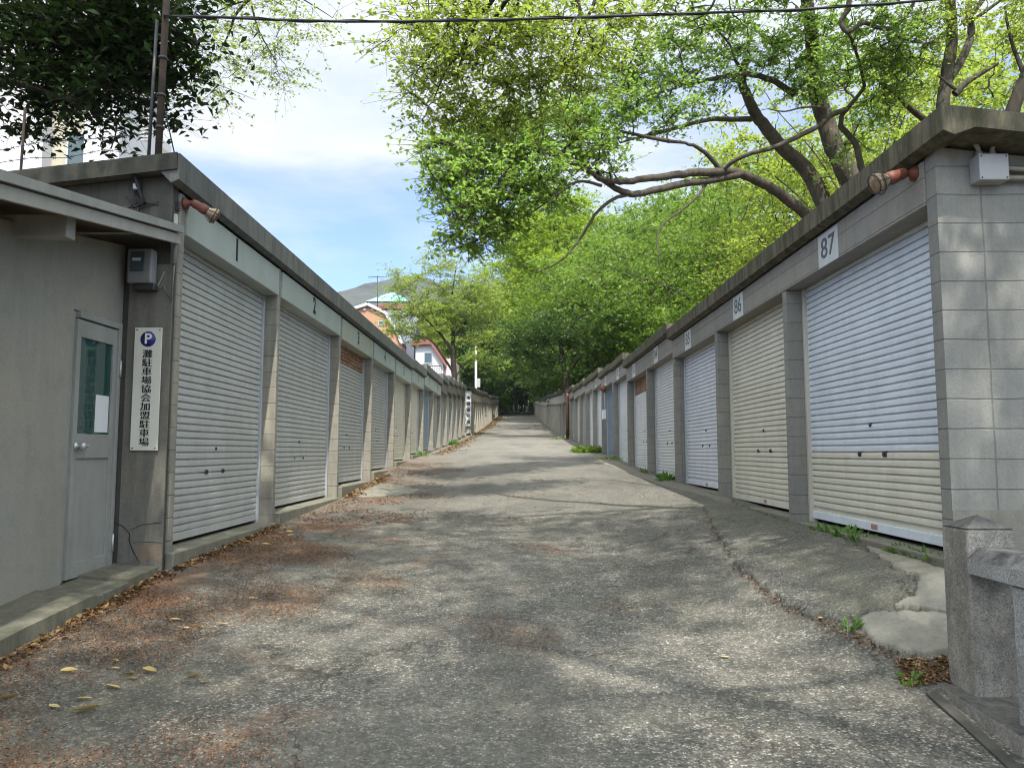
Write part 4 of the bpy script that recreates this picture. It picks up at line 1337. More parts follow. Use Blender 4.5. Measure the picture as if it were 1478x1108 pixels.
def auto_tree(name, label, x, y, height, R, leaf, leafsize, bark_m, seed, crown_base=0.3, nblob=18, per=60, spread=0.5, ncl=22, group=None, trunk_r=0.25, lean=(0, 0), flat=0.6, aspect=0.55, squash=1.0, z=None, loosen=0.0):
    rng = np.random.default_rng(seed)
    zg = (gz(x, y) if z is None else z)
    b = np.array([x, y, zg - 0.2])
    top = b + np.array([lean[0], lean[1], height * 0.82])
    trunk = [b, b + (top - b) * 0.33 + rng.normal(0, .04 * R, 3) * [1, 1, 0], b + (top - b) * 0.66 + rng.normal(0, .08 * R, 3) * [1, 1, 0], top]
    limbs = [(trunk, trunk_r, trunk_r * 0.2)]
    cz0 = zg + height * crown_base; cz1 = zg + height
    blobs = []
    for k in range(nblob):
        f = (k + 0.5) / nblob
        zz = cz0 + (cz1 - cz0) * f
        prof = math.sin(math.pi * (0.16 + 0.80 * f)) ** 0.75
        ang = k * 2.4 + rng.uniform(-.5, .5)
        rr = R * prof * rng.uniform(0.35, 0.92)
        c = np.array([x + lean[0] * f + rr * math.cos(ang), y + lean[1] * f + rr * math.sin(ang), zz + rng.uniform(-.05, .05) * height])
        br = R * rng.uniform(0.26, 0.42)
        blobs.append((tuple(c), (br, br, br * 0.72 * squash), ncl))
        s = b + (top - b) * min(0.95, max(0.25, (crown_base * 0.7 + f * 0.6)))
        limbs.append(([s, (s + c) / 2 + np.array([0, 0, -0.02 * height + 0.12 * R]), c], trunk_r * (0.42 - 0.25 * f), trunk_r * 0.08))
    return grow_tree(name, label, (x, y, zg), limbs, blobs, leaf, leafsize * 1.25, bark_m, per * 0.72, spread * 0.62, seed + 1, group=group, flat=0.6, twig=0.012, aspect=aspect, sprig=False)


def big_tree():
    B = 21.0
    g = lambda px, py, Y: (px, py, Y)
    limbs = [
        # trunk A
        (pxl([(1262, 400, 20), (1240, 285, 20), (1218, 240, 20), (1201, 205, 20), (1190, 170, 20), (1178, 130, 19.8), (1174, 90, 19.5), (1170, 40, 19), (1160, -30, 18.5)]), 0.56, 0.24),
        # trunk B
        (pxl([(1262, 400, 20.2), (1198, 310, 20.5), (1176, 264, 20.5), (1155, 236, 20.4), (1130, 214, 20.2), (1108, 188, 20), (1090, 164, 19.8), (1078, 138, 19.5), (1070, 112, 19.2), (1078, 86, 19)]), 0.44, 0.15),
        (pxl([(1084, 172, 19.8), (1058, 172, 19.3), (1028, 172, 18.8), (1000, 178, 18.3), (962, 189, 17.8), (930, 196, 17.4), (895, 206, 17)]), 0.13, 0.04),
        (pxl([(1146, 136, 19.5), (1112, 115, 19.2), (1072, 106, 18.8), (1040, 112, 18.4), (1010, 118, 18), (985, 124, 17.6), (950, 135, 17.2)]), 0.15, 0.04),
        (pxl([(1078, 110, 19.2), (1062, 88, 18.8), (1050, 60, 18.3), (1010, 20, 17.5)]), 0.09, 0.03),
        # limb C, the long arching limb over the lane
        (pxl([(1255, 400, 19.5), (1190, 333, 19.2), (1163, 309, 19), (1130, 283, 18.7), (1106, 267, 18.4), (1080, 255, 18.1), (1056, 248, 17.8), (1030, 248, 17.4), (995, 250, 17), (955, 256, 16.6), (920, 260, 16.2), (890, 262, 15.8), (868, 258, 15.5), (848, 247, 15.2), (820, 233, 14.9), (790, 222, 14.6)]), 0.27, 0.05),
        (pxl([(1066, 252, 17.9), (1030, 259, 17.5), (990, 265, 17), (950, 273, 16.6), (920, 280, 16.3), (902, 278, 16.1), (880, 266, 15.9), (862, 250, 15.7)]), 0.16, 0.10),
        (pxl([(912, 280, 16.2), (886, 287, 16), (862, 306, 15.8), (848, 328, 15.7), (836, 346, 15.6), (816, 371, 15.5), (795, 385, 15.4), (772, 394, 15.3)]), 0.075, 0.015),
        (pxl([(1022, 262, 17.4), (1006, 284, 17.2), (980, 306, 17), (957, 324, 16.9), (948, 345, 16.8), (951, 370, 16.7), (951, 386, 16.7)]), 0.060, 0.014),
        (pxl([(1040, 245, 17.5), (1024, 226, 17.3), (1005, 212, 17), (988, 206, 16.8)]), 0.11, 0.055),
        (pxl([(966, 204, 16.6), (940, 199, 16.3), (908, 192, 16), (888, 188, 15.8)]), 0.085, 0.04),
        (pxl([(988, 206, 16.8), (966, 204, 16.6)]), 0.06, 0.07),
        (pxl([(862, 256, 15.4), (836, 232, 15.1), (815, 214, 14.8), (790, 196, 14.5)]), 0.075, 0.02),
        (pxl([(868, 268, 15.5), (836, 262, 15.2), (806, 280, 14.9), (770, 305, 14.6), (735, 322, 14.3)]), 0.06, 0.015),
        (pxl([(790, 222, 14.6), (755, 230, 14.3), (720, 245, 14), (680, 262, 13.8), (650, 270, 13.7)]), 0.05, 0.012),
        (pxl([(820, 240, 14.9), (770, 262, 14.5), (735, 285, 14.2), (705, 320, 14), (690, 345, 13.9)]), 0.045, 0.012),
        # black limb F and its long branch E
        (pxl([(1262, 380, 18.6), (1248, 268, 18.2), (1242, 236, 18), (1234, 206, 17.8), (1221, 190, 17.6), (1213, 182, 17.5), (1216, 166, 17.4), (1226, 154, 17.3), (1248, 126, 17)]), 0.16, 0.07),
        (pxl([(1222, 158, 17.3), (1200, 166, 17.2), (1184, 181, 17.1), (1160, 193, 17), (1135, 205, 17), (1110, 215, 17), (1085, 221, 17.1), (1062, 231, 17.3), (1046, 243, 17.5)]), 0.11, 0.08),
        (pxl([(1192, 172, 17.1), (1188, 156, 17), (1160, 155, 16.8), (1132, 161, 16.6), (1108, 157, 16.5)]), 0.06, 0.02),
        # top right twisting branches
        (pxl([(1228, -30, 15), (1225, 10, 15), (1214, 32, 15.1), (1224, 46, 15.1), (1246, 34, 15.2), (1276, 42, 15.3), (1296, 36, 15.3), (1318, 6, 15.2), (1322, -30, 15)]), 0.10, 0.05),
        (pxl([(1294, 40, 15.3), (1292, 55, 15.4), (1272, 68, 15.5), (1292, 76, 15.5), (1290, 95, 15.6)]), 0.045, 0.015),
        (pxl([(1292, 52, 15.4), (1325, 62, 15.4), (1345, 60, 15.4), (1362, 45, 15.4)]), 0.04, 0.012),
        (pxl([(1275, 128, 17), (1300, 118, 17.2), (1325, 98, 17.4)]), 0.06, 0.03),
        (pxl([(1248, 126, 17), (1240, 90, 16.6), (1225, 46, 15.6)]), 0.07, 0.05),
        (pxl([(1345, 180, 19), (1318, 160, 18.6), (1302, 145, 18.3), (1290, 130, 18), (1270, 120, 17.6)]), 0.15, 0.06),
    ]
    b = lambda px, py, Y, rx, ry, n: blob(px, py, Y, rx, ry, n, 1.1)
    blobs = [
        b(665, 262, 13.7, 48, 40, 30), b(640, 235, 13.7, 30, 22, 14), b(700, 215, 14, 55, 30, 26), b(720, 285, 14, 40, 32, 24), b(680, 335, 13.9, 30, 30, 17), b(715, 325, 14.2, 26, 20, 10),
        b(660, 330, 13.8, 22, 24, 9), b(760, 250, 14.4, 45, 36, 28), b(745, 200, 14.4, 50, 34, 26), b(800, 270, 14.9, 30, 26, 14), b(800, 195, 14.9, 45, 34, 24), b(850, 205, 15.3, 34, 26, 18), b(835, 165, 15.3, 44, 28, 20),
        b(870, 235, 15.6, 22, 20, 10), b(900, 165, 16, 40, 28, 18), b(930, 130, 17, 42, 28, 18), b(985, 155, 17.6, 30, 20, 10), b(960, 180, 17, 24, 14, 7), b(985, 92, 17.8, 46, 30, 20), b(1040, 62, 18.2, 45, 34, 20),
        b(1040, 130, 18.6, 26, 16, 8), b(1100, 80, 19, 40, 34, 20), b(1110, 35, 18.5, 44, 34, 20), b(1165, 70, 19, 36, 40, 22), b(1190, 110, 19, 30, 34, 16), b(1150, 118, 19.2, 24, 20, 8), b(1215, 85, 17, 32, 34, 17),
        b(1250, 95, 16.8, 34, 28, 16), b(1262, 150, 17.5, 34, 24, 14), b(1300, 95, 17, 34, 26, 14), b(1255, 30, 15.3, 40, 26, 14), b(1310, 60, 15.4, 36, 26, 13), b(1180, 20, 18.5, 40, 26, 16), b(1235, 205, 18, 24, 18, 6), b(985, 30, 17.2, 50, 26, 18), b(900, 90, 16, 44, 30, 18),
        # crown continuing above the frame
        b(1100, -90, 17, 150, 80, 90), b(900, -70, 15.5, 120, 70, 60), b(1280, -80, 15, 120, 70, 45),
    ]
    base = at_y(1262, 400, 20.2)
    grow_tree('broadleaf_tree', 'huge tree whose grey trunks and arching limb spread over the right garages', (base.x, base.y, gz(base.x, base.y)), limbs, blobs, 'fresh', 0.102, M['bark_mid'], 44, 0.18, 11, twig=0.016, limb_k=0.58, kmul=1.15, aspect=0.60)


SHADE_N = (4, 9, 11, 13, 14)      # clusters per clump of the crown behind the viewer


def near_canopy():
    """second tree, rooted on the right behind the viewer, whose crown hangs over the lane"""
    limbs = [
        ([(7.5, 0.5, -1.2), (7.2, 0.8, 1.8), (6.3, 1.6, 4.2), (4.6, 2.9, 6.3), (2.8, 4.4, 7.6), (1.2, 6.4, 8.0)], 0.16, 0.05),
        ([(1.2, 6.4, 8.0), (0.4, 8.0, 7.6), (0.15, 9.2, 6.4), (-0.35, 9.9, 5.75), (-1.0, 10.2, 5.3)], 0.05, 0.02),
        ([(4.6, 2.9, 6.3), (3.6, 6.0, 7.2), (2.8, 8.8, 7.4), (1.9, 10.6, 6.6)], 0.05, 0.02),
        ([(2.8, 4.4, 7.6), (0.5, 4.4, 8.3), (-2.2, 4.2, 8.2)], 0.05, 0.02),
        ([(6.3, 1.6, 4.2), (4.8, 0.0, 6.2), (2.0, -1.4, 7.4), (-1.5, -1.8, 7.6)], 0.06, 0.02),
        ([(7.2, 0.8, 1.8), (7.2, -2.5, 5.0), (4.5, -5.0, 7.4), (1.0, -5.5, 8.2)], 0.07, 0.02),
        (pxl([(716, -8, 9.6), (700, 14, 9.7), (676, 22, 9.8), (656, 26, 9.9), (636, 8, 10), (622, -15, 10)]), 0.035, 0.015),
        (pxl([(694, 16, 9.7), (686, 38, 9.8), (672, 62, 9.9), (655, 84, 10), (640, 110, 10.1), (624, 148, 10.2)]), 0.028, 0.007),
        (pxl([(688, 30, 9.7), (676, 58, 9.8), (664, 92, 9.9), (655, 116, 10)]), 0.018, 0.006),
        (pxl([(712, 34, 9.8), (705, 62, 9.9), (698, 94, 10), (696, 112, 10)]), 0.018, 0.006),
        (pxl([(832, -10, 10), (836, 14, 10), (842, 30, 10.1), (832, 55, 10.2), (826, 72, 10.2)]), 0.04, 0.012),
        (pxl([(862, -10, 10.2), (852, 18, 10.2), (840, 34, 10.2)]), 0.028, 0.02),
        (pxl([(816, 80, 10.2), (808, 100, 10.3), (786, 120, 10.4)]), 0.022, 0.007),
        (pxl([(752, -10, 9.8), (745, 18, 9.9), (752, 45, 10)]), 0.022, 0.008),
        (pxl([(762, -10, 9.8), (764, 20, 9.9), (763, 50, 10)]), 0.016, 0.007),
        (pxl([(1035, -10, 10.4), (1028, 8, 10.4), (1015, 22, 10.5), (990, 34, 10.5)]), 0.02, 0.008),
    ]
    b = lambda px, py, Y, rx, ry, n: blob(px, py, Y, rx, ry, n, 0.8)
    blobs = [
        b(570, 22, 10.0, 50, 20, 12), b(610, 60, 10.0, 40, 40, 22), b(600, 120, 10.1, 26, 30, 12), b(625, 160, 10.2, 22, 18, 8), b(650, 110, 10.1, 46, 46, 34), b(680, 60, 9.9, 50, 46, 34), b(740, 80, 10.0, 54, 54, 48), b(700, 150, 10.2, 50, 30, 26), b(760, 150, 10.4, 46, 28, 24),
        b(650, 15, 9.9, 46, 20, 16), b(750, 10, 9.8, 50, 22, 20), b(810, 60, 10.2, 44, 48, 34), b(870, 40, 10.3, 40, 36, 22), b(820, 130, 10.4, 36, 24, 15), b(860, 100, 10.4, 30, 26, 12), b(930, 20, 10.4, 44, 24, 14),
    ]
    grow_tree('broadleaf_tree', 'near tree whose yellow green crown hangs down over the top of the lane', (7.5, 0.5, gz(7.5, 0.5)), limbs, blobs, 'spring', 0.074, M['bark_dark'], 40, 0.17, 21, twig=0.008, kmul=0.80, aspect=0.58)
    # its neighbour, rooted beside the street behind the viewer, shades the foreground
    rng = random.Random(5)
    limbs = [([(9.0, -7.5, -1.9), (8.6, -7.2, 4.0), (7.0, -6.2, 8.0), (4.0, -5.2, 11.0), (1.5, -4.0, 12.6)], 0.30, 0.05), ([(4.0, -5.2, 11.0), (3.0, -2.0, 12.4), (2.4, 0.2, 12.9)], 0.05, 0.02), ([(1.5, -4.0, 12.6), (-1.2, -2.6, 12.9), (-3.0, -1.4, 12.8)], 0.04, 0.02), ([(7.0, -6.2, 8.0), (6.4, -3.0, 10.6), (5.8, -1.0, 11.6)], 0.05, 0.02), ([(4.0, -5.2, 11.0), (2.2, -8.0, 12.6), (-.6, -8.2, 12.9)], 0.05, 0.02)]
    bl = []
    for gx in np.arange(-4.2, 7.6, 1.25):
        for gy in np.arange(-9.0, 1.8, 1.25):
            x = gx + rng.uniform(-.6, .6); y = gy + rng.uniform(-.6, .6)
            bl.append(((x, y, rng.uniform(11.6, 13.8)), (0.8, 0.8, 0.4), rng.choice(SHADE_N)))
    bl += [((4.8, 1.6, 7.0), (1.6, 1.3, .5), 34), ((3.2, 2.3, 7.3), (1.2, 1.1, .5), 20), ((4.4, 3.2, 7.2), (1.4, .9, .5), 20)]
    grow_tree('broadleaf_tree', 'spreading tree beside the street behind the viewer shading the lane entrance', (9.0, -7.5, gz(9.0, -7.5)), limbs, bl, 'mid', 0.14, M['bark_dark'], 46, 0.26, 25, twig=0.006, sprig=False)


def dark_tree():
    limbs = [
        ([(-8.6, 8.2, -1.0), (-8.4, 8.0, 2.5), (-7.6, 7.8, 4.6), (-6.0, 7.6, 5.9)], 0.24, 0.10),
        ([(-7.6, 7.8, 4.6), (-6.6, 5.4, 6.0), (-4.6, 3.6, 6.7), (-2.4, 2.6, 7.0)], 0.12, 0.03),
        ([(-7.6, 7.8, 4.6), (-5.6, 7.5, 4.8), (-4.2, 7.5, 4.6), (-3.3, 7.6, 4.2)], 0.10, 0.03),
        ([(-8.0, 7.9, 3.6), (-6.4, 7.4, 3.9), (-5.2, 7.3, 3.7), (-4.4, 7.3, 3.45)], 0.08, 0.02),
        (pxl([(130, 60, 7.5), (160, 110, 7.5), (150, 150, 7.5), (168, 180, 7.5), (160, 215, 7.4)]), 0.02, 0.006),
    ]
    b = lambda px, py, rx, ry, n, Y=7.6: blob(px, py - (14 if py > 80 else 0), Y, rx, ry, n, 0.7)
    blobs = [
        b(40, 40, 80, 50, 70), b(130, 40, 70, 45, 70), b(210, 30, 60, 36, 52), b(255, 45, 34, 34, 26), b(240, 95, 34, 32, 22), b(190, 90, 50, 40, 46), b(120, 105, 60, 45, 54), b(40, 115, 60, 46, 50), b(175, 140, 40, 26, 22), b(215, 150, 24, 26, 12), b(150, 175, 26, 22, 12), b(110, 150, 36, 24, 20), b(60, 165, 36, 20, 16), b(12, 175, 22, 26, 12),
        b(100, -60, 140, 50, 90), b(-80, 60, 70, 120, 60), b(150, 195, 14, 14, 5), b(270, 10, 28, 20, 12),
        ((-4.0, 3.7, 6.8), (1.7, 1.2, .6), 60), ((-2.0, 3.5, 7.1), (1.2, 1.0, .5), 34), ((-2.4, 1.4, 7.1), (1.6, 1.3, .5), 40), ((-4.8, 1.6, 6.6), (1.5, 1.4, .6), 40), ((-5.6, 4.4, 6.2), (1.3, 1.2, .7), 40),
    ]
    grow_tree('evergreen_tree', 'dark evergreen tree with glossy leaves filling the top left corner', (-8.6, 8.2, gz(-8.6, 8.2)), limbs, blobs, 'dark', 0.098, M['bark_dark'], 22, 0.14, 31, twig=0.006, aspect=0.46, kmul=0.80)


def pale_tree():
    limbs = [
        ([(-9.5, 10.5, -1.0), (-9.0, 10.4, 3.5), (-7.5, 10.2, 6.6), (-5.4, 10.1, 7.4), (-4.0, 10.0, 7.0)], 0.22, 0.06),
        (pxl([(372, -40, 10), (360, -4, 10), (340, 22, 10), (330, 50, 10), (318, 72, 10)]), 0.030, 0.008),
        (pxl([(360, -4, 10), (372, 40, 10), (385, 66, 10), (400, 90, 10)]), 0.016, 0.005),
        (pxl([(360, 2, 10), (345, 4, 10), (300, 22, 10)]), 0.018, 0.006),
        (pxl([(372, -30, 10), (420, -10, 10), (455, 10, 10), (480, 26, 10)]), 0.014, 0.004),
    ]
    b = lambda px, py, rx, ry, n: blob(px, py, 10.0, rx, ry, n, 0.5)
    blobs = [b(318, 75, 34, 24, 15), b(300, 115, 26, 20, 9), b(312, 138, 20, 14, 6), b(385, 65, 34, 30, 17), b(410, 105, 34, 20, 12), b(360, 100, 22, 16, 6), b(430, 30, 34, 22, 10), b(340, 30, 30, 20, 9), b(395, 15, 34, 18, 9), b(470, 15, 26, 12, 5), b(330, 10, 34, 14, 8), b(280, 100, 20, 26, 6), b(400, -60, 90, 40, 24)]
    grow_tree('broadleaf_tree', 'sparse pale leaved sprays hanging beside the dark tree at top left', (-9.5, 10.5, gz(-9.5, 10.5)), limbs, blobs, 'spring', 0.050, M['bark_dark'], 34, 0.13, 41, twig=0.004, kmul=0.8)


def mid_left_tree():
    Y = 44.8
    p = lambda *a: pxl([(x, y, Y + d) for x, y, d in a])
    limbs = [
        (p((657, 625, 0), (656, 560, 0), (655, 530, 0), (653, 505, 0)), 0.26, 0.2),
        (p((653, 505, 0), (640, 488, 0), (630, 470, -.5), (620, 440, -1)), 0.14, 0.03),
        (p((653, 505, 0), (654, 480, .5), (650, 450, .5), (655, 410, .8), (658, 385, 1)), 0.16, 0.03),
        (p((656, 540, 0), (640, 515, -.5), (620, 490, -1), (590, 480, -1.4), (575, 470, -1.5)), 0.11, 0.02),
        (p((654, 490, 0), (672, 465, .6), (690, 440, 1), (700, 415, 1.2)), 0.11, 0.02),
        (p((656, 545, 0), (672, 525, .5), (690, 512, .8)), 0.08, 0.02),
        (p((640, 488, 0), (610, 455, -.8), (585, 430, -1.2)), 0.07, 0.015),
    ]
    b = lambda x, y, rx, ry, n: blob(x, y, Y, rx, ry, n, 1.5)
    blobs = [b(600, 415, 30, 22, 20), b(640, 400, 30, 24, 26), b(680, 410, 30, 22, 24), b(580, 450, 24, 18, 14), b(615, 445, 34, 20, 26), b(655, 440, 34, 24, 28), b(695, 445, 26, 26, 22), b(570, 475, 20, 14, 10), b(600, 480, 28, 14, 14), b(640, 468, 30, 14, 14), b(690, 480, 26, 20, 16), b(640, 375, 26, 14, 7), b(580, 400, 16, 16, 5), b(700, 510, 20, 20, 12), b(715, 430, 16, 20, 10), b(718, 475, 16, 22, 10), b(560, 420, 8, 12, 2), b(612, 380, 12, 12, 3), b(575, 385, 8, 10, 2)]
    c = at_y(657, 625, Y)
    grow_tree('broadleaf_tree', 'airy yellow green tree rising from the gap in the left row', (c.x, c.y, gz(c.x, c.y)), limbs, blobs, 'olive', 0.125, M['bark_dark'], 70, 0.30, 51, twig=0.010, limb_k=0.75, kmul=1.30)


def gap_tree():
    Y = 42.0
    p = lambda *a: pxl([(x, y, Y + d) for x, y, d in a])
    limbs = [
        (p((829, 645, 0), (822, 585, 0), (816, 550, 0), (812, 515, 0), (806, 480, 0)), 0.19, 0.10),
        (p((812, 520, 0), (790, 495, .4), (765, 480, .8)), 0.09, 0.02), (p((816, 545, 0), (842, 510, .6), (862, 490, 1)), 0.08, 0.02), (p((808, 495, 0), (830, 465, -.4), (850, 450, -.5)), 0.07, 0.02),
    ]
    b = lambda x, y, rx, ry, n: blob(x, y, Y, rx, ry, n, 1.4)
    blobs = [b(770, 500, 40, 20, 34), b(800, 480, 40, 22, 38), b(840, 490, 40, 22, 36), b(745, 480, 28, 16, 16), b(870, 470, 30, 18, 22), b(790, 530, 26, 14, 14), b(850, 525, 20, 16, 12), b(880, 500, 24, 14, 14)]
    c = at_y(829, 640, Y)
    grow_tree('evergreen_tree', 'dark green tree leaning over the lane behind the brown steel post', (c.x, c.y, gz(c.x, c.y)), limbs, blobs, 'deep', 0.15, M['bark_dark'], 62, 0.36, 61, twig=0.012)


def right_extra_trunks():
    # grey forked tree behind the ridge of garage 87
    limbs = [
        (pxl([(1356, 260, 16.5), (1361, 155, 16.5), (1367, 105, 16.5), (1374, 55, 16.4), (1372, 5, 16.2), (1370, -60, 16)]), 0.15, 0.10),
        (pxl([(1366, 120, 16.5), (1388, 86, 16.6), (1402, 48, 16.7), (1398, 8, 16.8), (1404, -40, 17)]), 0.10, 0.06),
        (pxl([(1390, 34, 16.6), (1405, 18, 16.5), (1425, -10, 16.4)]), 0.08, 0.05), (pxl([(1392, 36, 16.6), (1418, 20, 16.5), (1450, -4, 16.4)]), 0.05, 0.03),
        (pxl([(1378, 136, 16.2), (1396, 118, 16.2), (1420, 104, 16.3), (1440, 92, 16.4)]), 0.085, 0.03),
        (pxl([(1385, 132, 16.2), (1372, 124, 16.1), (1355, 110, 16)]), 0.05, 0.02),
    ]
    b = lambda px, py, Y, rx, ry, n: blob(px, py, Y, rx, ry, n, 1.0)
    blobs = [b(1365, 30, 16.3, 30, 26, 10), b(1340, 30, 16, 30, 30, 12), b(1345, 110, 17, 24, 22, 8), b(1405, 50, 16.8, 14, 18, 4), b(1360, -60, 16, 90, 50, 30), b(1440, -40, 16, 70, 40, 14)]
    c = at_y(1356, 260, 16.5)
    grow_tree('broadleaf_tree', 'forked grey trunked tree directly behind the roof corner of garage 87', (c.x, c.y, gz(c.x, c.y)), limbs, blobs, 'spring', 0.075, M['bark_grey'], 76, 0.22, 71, twig=0.006)
    limbs = [(pxl([(1452, 190, 15), (1466, 146, 15), (1480, 112, 15), (1500, 60, 15), (1520, 0, 15)]), 0.14, 0.10), (pxl([(1480, 112, 15), (1460, 60, 15.2), (1450, 10, 15.4)]), 0.05, 0.02)]
    blobs = [b(1500, 0, 15, 60, 60, 30), b(1470, 60, 15.2, 16, 20, 5)]
    c = at_y(1452, 190, 15)
    grow_tree('broadleaf_tree', 'leaning dark trunk cut by the right edge of the frame', (c.x, c.y, gz(c.x, c.y)), limbs, blobs, 'spring', 0.075, M['bark_dark'], 70, 0.22, 81, twig=0.006)


big_tree(); near_canopy(); dark_tree(); pale_tree(); mid_left_tree(); gap_tree(); right_extra_trunks()

WG = 'trees of the wood behind the right garages'
# (label, x, y, height, R, leaf, leafsize, bark, seed, crown_base, nblob, per, spread, ncl, trunk)
def woods():
    T = [
        ('fresh green spreading tree in the wood right behind garage 87 and 86', 11.0, 24.0, 11.5, 5.2, 'spring', 0.12, 'bark_mid', 101, .30, 20, 52, .40, 22, .18),
        ('pale multi stemmed tree in the wood behind garage 85', 10.3, 28.5, 10.8, 5.0, 'spring', 0.13, 'bark_mid', 102, .30, 20, 52, .40, 20, .16),
        ('round mid green tree of the wood behind garages 83 and 84', 10.4, 36.0, 12.5, 6.4, 'mid', 0.15, 'bark_mid', 103, .20, 22, 62, .48, 24, .22),
        ('low dark tree of the wood rising behind garage 82', 9.6, 32.0, 6.5, 3.8, 'mid', 0.15, 'bark_dark', 104, .15, 18, 60, .45, 22, .18),
        ('broad green tree of the wood seen above the roofs of garages 80 to 82', 10.0, 45.0, 12.5, 8.0, 'mid', 0.18, 'bark_mid', 105, .22, 40, 62, .56, 26, .26),
        ('dense green tree of the wood just right of the lane axis', 9.4, 54.0, 14.0, 9.2, 'mid', 0.20, 'bark_mid', 106, .24, 46, 62, .62, 26, .28),
        ('deep green tree of the wood above the far right block start', 8.9, 63.0, 13.0, 9.4, 'deep', 0.22, 'bark_dark', 107, .24, 46, 62, .64, 26, .28),
        ('tall bright yellow green camphor like tree beside the blue sky gap', 8.6, 78.0, 22.5, 9.6, 'yellow', 0.28, 'bark_dark', 108, .25, 40, 66, .80, 28, .38),
        ('tall green tree behind the bright yellow green one', 17.0, 70.0, 20.5, 8.0, 'mid', 0.26, 'bark_dark', 109, .2, 28, 62, .80, 26, .34),
        ('deep green tree of the far right block, in the shade by the lane', 8.8, 92.0, 17.0, 10.0, 'mid', 0.28, 'bark_dark', 110, .24, 46, 62, .80, 26, .32),
        ('pale green tree high on the slope to the right of the wood', 18.5, 42.0, 15.0, 6.0, 'spring', 0.18, 'bark_mid', 111, .2, 24, 56, .56, 24, .24),
        ('light green tree far up the slope behind the big limb', 17.0, 30.0, 15.0, 6.4, 'spring', 0.15, 'bark_mid', 112, .2, 24, 56, .50, 22, .2),
        ('light green tree on the slope behind the forked grey trunk', 17.5, 21.0, 14.0, 6.0, 'spring', 0.13, 'bark_mid', 113, .2, 22, 56, .46, 22, .2),
        ('leafy tree on the slope at the right edge of the frame', 16.6, 16.0, 12.0, 5.4, 'spring', 0.12, 'bark_mid', 114, .2, 22, 56, .42, 20, .2),
    ]
    for (lab, x, y, h, R, lf, ls, bk, sd, cb, nb, per, sp, ncl, tr) in T:
        auto_tree('broadleaf_tree', lab, x, y, h, R, lf, ls, M[bk], sd, cb, nb, per, sp, ncl, WG, tr, lean=((-5.0, 0) if sd == 108 else (0, 0)))
    LEAN = {108: (-5.0, 0), 130: (-5.5, 0)}
    EG = 'trees beyond the end of the lane'
    E_ = [
        ('bright green low tree on the left at the end of the lane', -6.8, 117.0, 8.5, 6.0, 'fresh', 0.28, 'bark_dark', 120, .1, 20, 66, .7, 26, .2),
        ('bright yellow green tree top left of the lane end', -3.0, 139.0, 22.0, 6.6, 'yellow', 0.34, 'bark_dark', 121, .35, 24, 62, .9, 26, .3),
        ('dark evergreen closing the end of the lane on its axis', 1.2, 146.0, 16.0, 7.0, 'deep', 0.34, 'bark_dark', 122, .0, 28, 64, .9, 28, .3),
        ('dark evergreen at the right of the lane end', 9.0, 140.0, 17.0, 7.5, 'deep', 0.34, 'bark_dark', 123, .0, 28, 64, .9, 28, .3),
        ('olive brown tree at the left of the lane end', -10.5, 128.0, 15.0, 6.0, 'olive', 0.30, 'bark_mid', 124, .15, 22, 60, .85, 24, .26),
        ('dark evergreen at the left of the lane end', -8.0, 147.0, 17.0, 7.5, 'deep', 0.34, 'bark_dark', 125, .0, 28, 64, .9, 28, .3),
        ('mid green tree high behind the lane end', 8.0, 156.0, 26.0, 9.0, 'mid', 0.36, 'bark_dark', 126, .3, 26, 62, 1.0, 26, .4),
        ('deep green tree arching over the lane end from the right', 8.6, 117.0, 17.5, 10.5, 'deep', 0.32, 'bark_dark', 128, .28, 46, 62, .9, 26, .34),
        ('deep green tree arching over the lane end from the left', -8.9, 122.0, 16.0, 9.5, 'deep', 0.32, 'bark_dark', 129, .28, 42, 62, .9, 26, .34),
        ('bright yellow green tree between the lane axis and the tall one', 7.6, 104.0, 24.0, 9.4, 'yellow', 0.32, 'bark_dark', 130, .30, 34, 66, .85, 28, .36),
        ('olive green tree behind the roofs left of the lane end', -14.0, 112.0, 14.0, 5.5, 'olive', 0.28, 'bark_mid', 127, .2, 20, 60, .8, 22, .26),
    ]
    for (lab, x, y, h, R, lf, ls, bk, sd, cb, nb, per, sp, ncl, tr) in E_:
        auto_tree('broadleaf_tree', lab, x, y, h, R, lf, ls, M[bk], sd, cb, nb, per, sp, ncl, EG, tr, lean=LEAN.get(sd, (0, 0)))


woods()


# ------------------------------------------------------------------ buildings behind the left row
def window(parent, x0, x1, z0, z1, y, frame='alu', depth=0.06):
    m = MB(); f = 0.07
    m.box((x0, y - depth, z0), (x0 + f, y - .002, z1)); m.box((x1 - f, y - depth, z0), (x1, y - .002, z1))
    m.box((x0 + f + .001, y - depth, z0), (x1 - f - .001, y - .002, z0 + f)); m.box((x0 + f + .001, y - depth, z1 - f), (x1 - f - .001, y - .002, z1))
    w = m.build('window', M[frame], parent)
    m = MB(); m.box((x0 + f - .004, y - .02, z0 + f - .004), (x1 - f + .004, y - .012, z1 - f + .004)); m.build('pane', M['glass'], w)
    return w


M['white_wall'] = paint('white_wall', (0.52, 0.52, 0.535), 0.8, 0, 0.12)
M['beige_wall'] = paint('beige_wall', (0.42, 0.39, 0.30), 0.8, 0, 0.2)
M['orange_wall'] = paint('orange_tile_wall', (0.40, 0.225, 0.135), 0.8, 0, 0.15)
M['red_roof'] = paint('red_brown_roof', (0.24, 0.085, 0.065), 0.7, 0, 0.3)
M['grey_roof'] = paint('blue_grey_roof', (0.125, 0.14, 0.17), 0.6, 0, 0.3)
M['teal_roof'] = paint('verdigris_roof', (0.20, 0.43, 0.40), 0.6, 0, 0.12)
M['pink_wall'] = paint('pink_wall', (0.58, 0.46, 0.48), 0.8, 0, 0.1)


